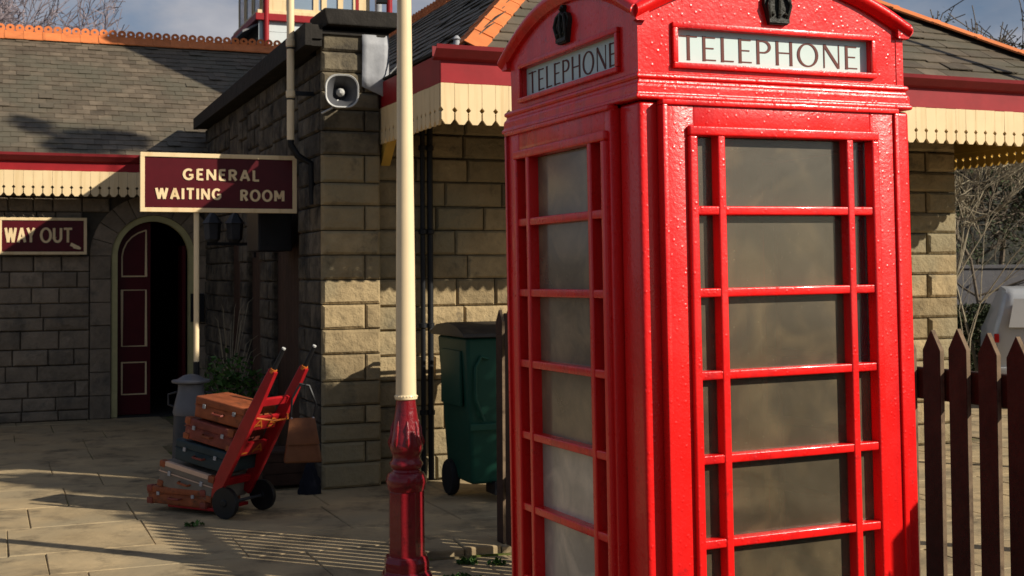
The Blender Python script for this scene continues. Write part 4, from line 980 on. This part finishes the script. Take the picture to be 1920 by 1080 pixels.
mb.build('stem', BARKP, pl)

# kerb stones and weeds by the lamp post
kr = MB().box(-.02, .80, -.02, .36, -.02, .012).build('kerb_bed', JOINT); kr.location = (-.56, 7.78, 0); kr.rotation_euler = (0, 0, R(16)); tag(kr, kind='structure')
rg = random.Random(8)
for a, b in ((0, .27), (.275, .50), (.505, .78)):
    p = MB().box(a, b, 0, .34, 0, .055+rg.uniform(-.006, .006)); o = p.build('kerb_stone', FLAG, kr, bevel=.012)
wd = MB(); rgw = random.Random(77)
for cx, cy, r, n in ((-.40, 7.12, .13, 240), (-.30, 7.25, .10, 130), (-.28, 7.68, .05, 60), (-.75, 7.10, .05, 40), (-.10, 7.66, .04, 40), (-2.2, 8.9, .05, 30)):
    for _ in range(n):
        t = rgw.uniform(0, 6.28); q = r*rgw.random()**.6; x, y = cx+q*math.cos(t)*1.3, cy+q*math.sin(t); h = rgw.uniform(.01, .05)*(1.2-q/r*.6); s = rgw.uniform(.006, .014)
        a = rgw.uniform(0, 6.28); dx, dy = math.cos(a)*s, math.sin(a)*s
        wd.add([(x-dx, y-dy, 0), (x-dy, y+dx, h*.7), (x+dx*2, y+dy*2, h), (x+dy, y-dx, h*.6)], [(0, 1, 2, 3)])
tag(wd.build('weeds', LEAF), 'small green weeds growing round the lamp post foot and paving edges', 'weeds', kind='stuff')

# ================================================================== SIGNAL BOX
SO = Vector((-4.662, 24., 0)); st = thing('signal_box', 'cream and maroon signal box with tall windows rising behind the stone wall', 'signal box', SO, BA)
MB().box(.02, 2.40, .02, 2.5, 0, 6.5).build('tower_core', BOXGR, st)
z = 0; i = 0
while z < 6.5:
    h = .42; z1 = min(6.5, 6.094-.42*(14-i) if False else z+h)
    MB().box(.0, 2.42, -.004, .018, z+.006, z1).build('front_board', BOXWH, st); MB().box(-.004, .018, .02, 2.5, z+.006, z1).build('side_board', BOXGR, st)
    z = z1; i += 1
MB().box(-.07, .0, -.02, .02, 0, 6.5).build('corner_board', BOXWH, st)
MB().box(2.42, 2.49, -.02, .02, 0, 6.5).build('corner_board', BOXWH, st)
MB().tube([(.06, -.07, 0), (.06, -.07, 7.3)], .055, 12).build('corner_pipe', MAROON, st, smooth=True)
MB().tube([(2.46, -.07, 0), (2.46, -.07, 7.9)], .06, 12).build('corner_pipe', MAROON, st, smooth=True)
MB().tube([(2.22, -.14, 5), (2.22, -.14, 8.2)], .07, 12).build('flue_pipe', LEAD, st, smooth=True)
MB().box(-.14, 2.52, -.10, 2.6, 6.50, 6.63).build('sill_band', MAROON, st, bevel=.01)
MB().box(-.10, 2.50, -.07, 2.55, 6.63, 6.70).build('sill', CREAM, st, bevel=.008)
MB().prism([(-.35, 6.28), (-.35, 6.32), (-.02, 6.50), (-.02, 6.46)], lambda a, b, c: (a, c, b), .1, 2.6).build('side_canopy', BOXGR, st)
MB().box(.0, .46, -.02, .03, 6.7, 8.3).build('front_panel', CREAM, st)
us = [.46, 1.02, 1.18, 1.50, 1.80]
MB().box(1.86, 2.08, -.02, .03, 6.7, 8.3).build('front_panel', CREAM, st)
MB().box(1.80, 1.86, -.04, .03, 6.7, 8.3).build('maroon_post', MAROON, st)
for i in range(4):
    a, b = us[i], us[i+1]; wf = MB()
    wf.box(a, a+.05, -.03, .03, 6.7, 8.3).box(b-.05, b, -.031, .029, 6.7, 8.3).box(a+.05, b-.05, -.03, .03, 6.7, 6.76).box(a+.05, b-.05, -.03, .03, 7.5, 7.55)
    f = wf.build('window', CREAM, st); MB().box(a+.05, b-.05, -.005, .005, 6.76, 7.5).build('pane', WINGL, f); MB().box(a+.05, b-.05, -.005, .005, 7.55, 8.3).build('pane', WINGL, f)
for i in range(3):
    a = .12+i*.8; wf = MB().box(-.02, .03, a, a+.06, 6.7, 8.3).box(-.02, .03, a+.62, a+.68, 6.7, 8.3).box(-.02, .03, a+.06, a+.62, 6.7, 6.76); f = wf.build('window', CREAM, st)
    MB().box(-.003, .004, a+.06, a+.62, 6.76, 8.3).build('pane', WINGL, f)
MB().box(-.3, 2.8, -.3, 2.9, 8.3, 8.4).build('eaves', MAROON, st)
MB().add([(-.35, -.35, 8.4), (2.85, -.35, 8.4), (2.85, 2.95, 8.4), (-.35, 2.95, 8.4), (1.25, 1.3, 9.6)], [(0, 1, 4), (1, 2, 4), (2, 3, 4), (3, 0, 4)]).build('roof', SLATE, st)

# ================================================================== CAR
ca = R(-14)
car = thing('parked_car', 'silver hatchback car parked beyond the fence, seen from its rear corner', 'car', (7.57, 15.5, 0), R(72.5))
# local x = forwards, y = across (0..1.66)
prof = [(0, .30), (-.03, .45), (-.02, .78), (-.01, .92), (.03, 1.22), (.12, 1.40), (.3, 1.47), (1.5, 1.50), (2.2, 1.38), (2.9, .98), (3.7, .86), (3.95, .70), (4.0, .35), (3.9, .28)]
def carring(y, k, dz=0): return [(x+(2-x)*k*(.5 if z > .9 else .06), y, z+dz) for x, z in prof]
secs = [(0, .05), (.03, .012), (.12, 0), (1.54, 0), (1.63, .012), (1.66, .05)]
mb = MB(); n = len(prof)
for y, k in secs:
    for x, z in prof:
        yy = y if z < .92 else y+((.83-y)*(z-.92)/.56*.20); mb.v.append((x+(2-x)*k, yy, z))
mb.f = [(i*n+j, i*n+(j+1) % n, (i+1)*n+(j+1) % n, (i+1)*n+j) for i in range(len(secs)-1) for j in range(n)]+[tuple(range(n)), tuple((len(secs)-1)*n+j for j in range(n))]
mb.build('body', SILVER, car, smooth=True)
for (a, b) in (((.32, .42), (1.05, 1.15)), ((1.12, 1.16), (2.0, 1.72))):
    mb = MB(); mb.add([(a[0], -.006, .93), (b[0], -.006, .93), (b[0]-.02, .132, 1.36), (a[1], .132, 1.36)], [(0, 1, 2, 3)])
    o = mb.build('side_window', CARGL, car); md = o.modifiers.new('s', 'SOLIDIFY'); md.thickness = .012
mb = MB(); mb.add([(-.045, .14, 1.0), (-.045, 1.50, 1.0), (.045, 1.43, 1.35), (.045, .21, 1.35)], [(0, 1, 2, 3)]); o = mb.build('rear_window', CARGL, car); md = o.modifiers.new('s', 'SOLIDIFY'); md.thickness = .05
for y in (.0, 1.52): MB().box(-.03, .03, y+(.09 if y else .0), y+(.148 if y else .06), .82, .93).build('tail_light', TAIL, car, bevel=.01)
MB().box(-.09, .2, .02, 1.64, .30, .52).build('bumper', SILVER, car, bevel=.03, smooth=True)
for x in (.75, 3.2):
    for y in (.08, 1.58):
        o = MB().lathe([(.2, -.09), (.30, -.09), (.315, -.06), (.315, .06), (.30, .09), (.2, .09)], 24, M=Matrix.Translation((x, y, .315)) @ Matrix.Rotation(R(90), 4, 'X')).build('wheel', RUBBER, car, smooth=True)
        MB().lathe([(.02, -.06), (.19, -.05), (.2, 0), (.19, .05), (.02, .06)], 20, M=Matrix.Translation((x, y, .315)) @ Matrix.Rotation(R(90), 4, 'X')).build('hub_cap', SILVER, o, smooth=True)

# ================================================================== FAR WALL AND TREES
fw = thing('boundary_wall', 'long grey rendered boundary wall behind the parked car', 'wall', (6.2, 24, 0), R(8))
MB().box(0, 30, 0, .3, 0, 1.75).build('wall_body', WALLG, fw); MB().box(-.03, 30.03, -.04, .34, 1.75, 1.82).build('coping', WALLG, fw, bevel=.01)

def bare_tree(name, label, loc, H, seed, mat, depth=5, spread=.55, r0=.12, lean=(0, 0), group=None, kids=(3, 4), first=.35, nleaf=0, leafmat=None, taper=.62, ns=4, cat='tree', rmin=0, rk=(.45, .62)):
    rg = random.Random(seed); t = thing(name, label, cat, loc, 0, group); trunk, tw_ = MB(), MB(); tips = []
    def grow(p, d, L, r, k):
        if k == 0: tips.append(p)
        seg = 3; pts = [p]; q = p; dd = d
        for i in range(seg):
            dd = (dd+Vector((rg.gauss(0, .12), rg.gauss(0, .12), rg.gauss(0, .08)+.02))).normalized(); q = q+dd*L/seg; pts.append(q)
        tgt = trunk if k >= depth-1 else tw_
        tgt.tube(pts, [max(rmin, r*(1-.45*i/seg)) for i in range(seg+1)], 8 if k >= depth-1 else ns, cap=False)
        if k == 0: return
        for i in range(rg.randint(*kids)):
            a = pts[rg.choice((1, 2, 3))] if i else pts[3]
            nd = (dd+Vector((rg.gauss(0, spread), rg.gauss(0, spread), rg.gauss(.1, spread*.7)))).normalized()
            grow(a, nd, L*rg.uniform(.58, .85), r*rg.uniform(*rk), k-1)
    grow(Vector((0, 0, 0)), Vector((lean[0], lean[1], 1)).normalized(), H*first, r0, depth)
    trunk.build('trunk', mat, t, smooth=True); tw_.build('crown', mat, t)
    if nleaf:
        lm = MB()
        for _ in range(nleaf): leaves(lm, rg.choice(tips), .25, 6, .05, rg)
        lm.build('foliage', leafmat, t)
    return t
bare_tree('bare_tree', 'large bare winter tree behind the waiting room roof at far left', (-13.9, 35, 0), 15, 5, BARKG, depth=8, spread=.62, r0=.24, kids=(3, 4), first=.3, ns=3, rmin=.011, rk=(.5, .66))
bare_tree('bare_tree', 'smaller bare winter tree right of the large one behind the roof ridge', (-14.2, 44, 0), 17, 12, BARKG, depth=7, spread=.6, r0=.2, kids=(3, 4), first=.32, ns=3, rmin=.013, rk=(.5, .66))
G = 'bare shrubs and trees beyond the fence'
bare_tree('bare_shrub', 'pale slender bare shrub close to the right corner of the stone building', (5.45, 15.4, 0), 3.9, 3, BARKP, 5, .40, .014, group=G, kids=(2, 4), cat='shrub')
bare_tree('bare_tree', 'bare tree with leaning dark trunk behind the silver car', (8.45, 22.5, 0), 5.6, 9, BARK, 6, .6, .045, lean=(-.25, 0), group=G, kids=(3, 4), nleaf=500, leafmat=LEAFD)
bare_tree('bare_shrub', 'pale many stemmed bare shrub in front of the grey wall near the building corner', (6.75, 18.6, 0), 4.6, 17, BARKP, 6, .5, .03, group=G, kids=(3, 4), cat='shrub', rmin=.007)
i = 0
for x, y, h, lab in ((8.0, 27, 5.5, 'dark ivy clad shrub just above the left end of the grey wall'), (10.5, 28, 6.5, 'dark bushy tree behind the grey wall above the car roof'), (13.0, 29, 6, 'dark bushy tree behind the grey wall at the right picture edge'), (9.6, 33, 8, 'tall dark tree far behind the grey wall')):
    bare_tree('ivy_tree', lab, (x, y, 0), h, 40+i, BARK, 6, .6, .10, group=G, kids=(3, 4), nleaf=1300, rmin=.012, leafmat=LEAFD); i += 1

# evergreen added out of view, crown shaped to shade paving and sack truck
et = thing('added_shade_evergreen', 'dense evergreen added out of view to shade the paving and sack truck', 'tree', (4.18, 7.47, 0), math.atan2(SUN_AZ.y, SUN_AZ.x))
rg = random.Random(2)
MB().tube([(0, 0, 0), (.03, .02, 1.6), (0, 0, 3.2), (.02, 0, 4.4)], [.07, .06, .05, .02], 10).build('trunk', BARK, et, smooth=True)
lm = MB()
for _ in range(7000):
    a = rg.uniform(0, 6.28); z = rg.uniform(2.2, 4.95); q = .46*(1-max(0, z-4.2)/1.6)*rg.random()**.45*(1+.12*math.sin(z*7+a*3))
    p = Vector((q*math.cos(a), q*math.sin(a), z)); leaves(lm, p, .03, 1, .055, rg)
for _ in range(6500):
    a = rg.uniform(0, 6.28); z = rg.uniform(1.9, 3.8); cy = -.50; ry = .66*(1-.10*math.sin(z*5)); q = rg.random()**.45
    leaves(lm, (.42*q*math.cos(a), cy+ry*q*math.sin(a)*(1+.08*math.sin(z*9)), z), .03, 1, .06, rg)
lm.build('crown', LEAF, et)

lh = thing('clipped_hedge', 'low dark clipped hedge below the grey wall left of the parked car', 'hedge', (7.3, 21.2, 0), R(8))
rg = random.Random(6); MB().box(.2, 2.4, .2, .4, 0, .8).build('branches', BARK, lh)
lm = MB()
for _ in range(14000):
    p = Vector((rg.uniform(-.05, 2.65), rg.uniform(0, .6), rg.uniform(0, 1.15))); leaves(lm, p, .02, 1, .045, rg)
lm.build('foliage', LEAFD, lh)

tp = thing('added_shade_pine', 'tall slender pine added out of view, tufted crown shaped to shade the left roof', 'tree', (5.72, 10.72, 0), math.atan2(SUN_AZ.y, SUN_AZ.x))  # unseen pine, added so its crown throws shade on the slates
rg = random.Random(12); MB().tube([(0, 0, 0), (.04, .03, 3), (-.02, 0, 6.5), (0, .02, 9.3)], [.05, .045, .035, .02], 8).build('trunk', BARK, tp, smooth=True)
lm = MB()
for cy, cz, ry, rz_, n in ((0, 9.62, .52, .24, 2200), (-.22, 10.2, .20, .2, 500), (.3, 9.5, .3, .16, 500)):
    for _ in range(n):
        a = rg.uniform(0, 6.28); b = rg.uniform(-1, 1); q = rg.random()**.4
        leaves(lm, (q*.3*math.cos(a), cy+q*ry*math.sin(a)*math.sqrt(1-b*b), cz+q*rz_*b), .02, 1, .05, rg)
lm.build('crown', LEAFD, tp)
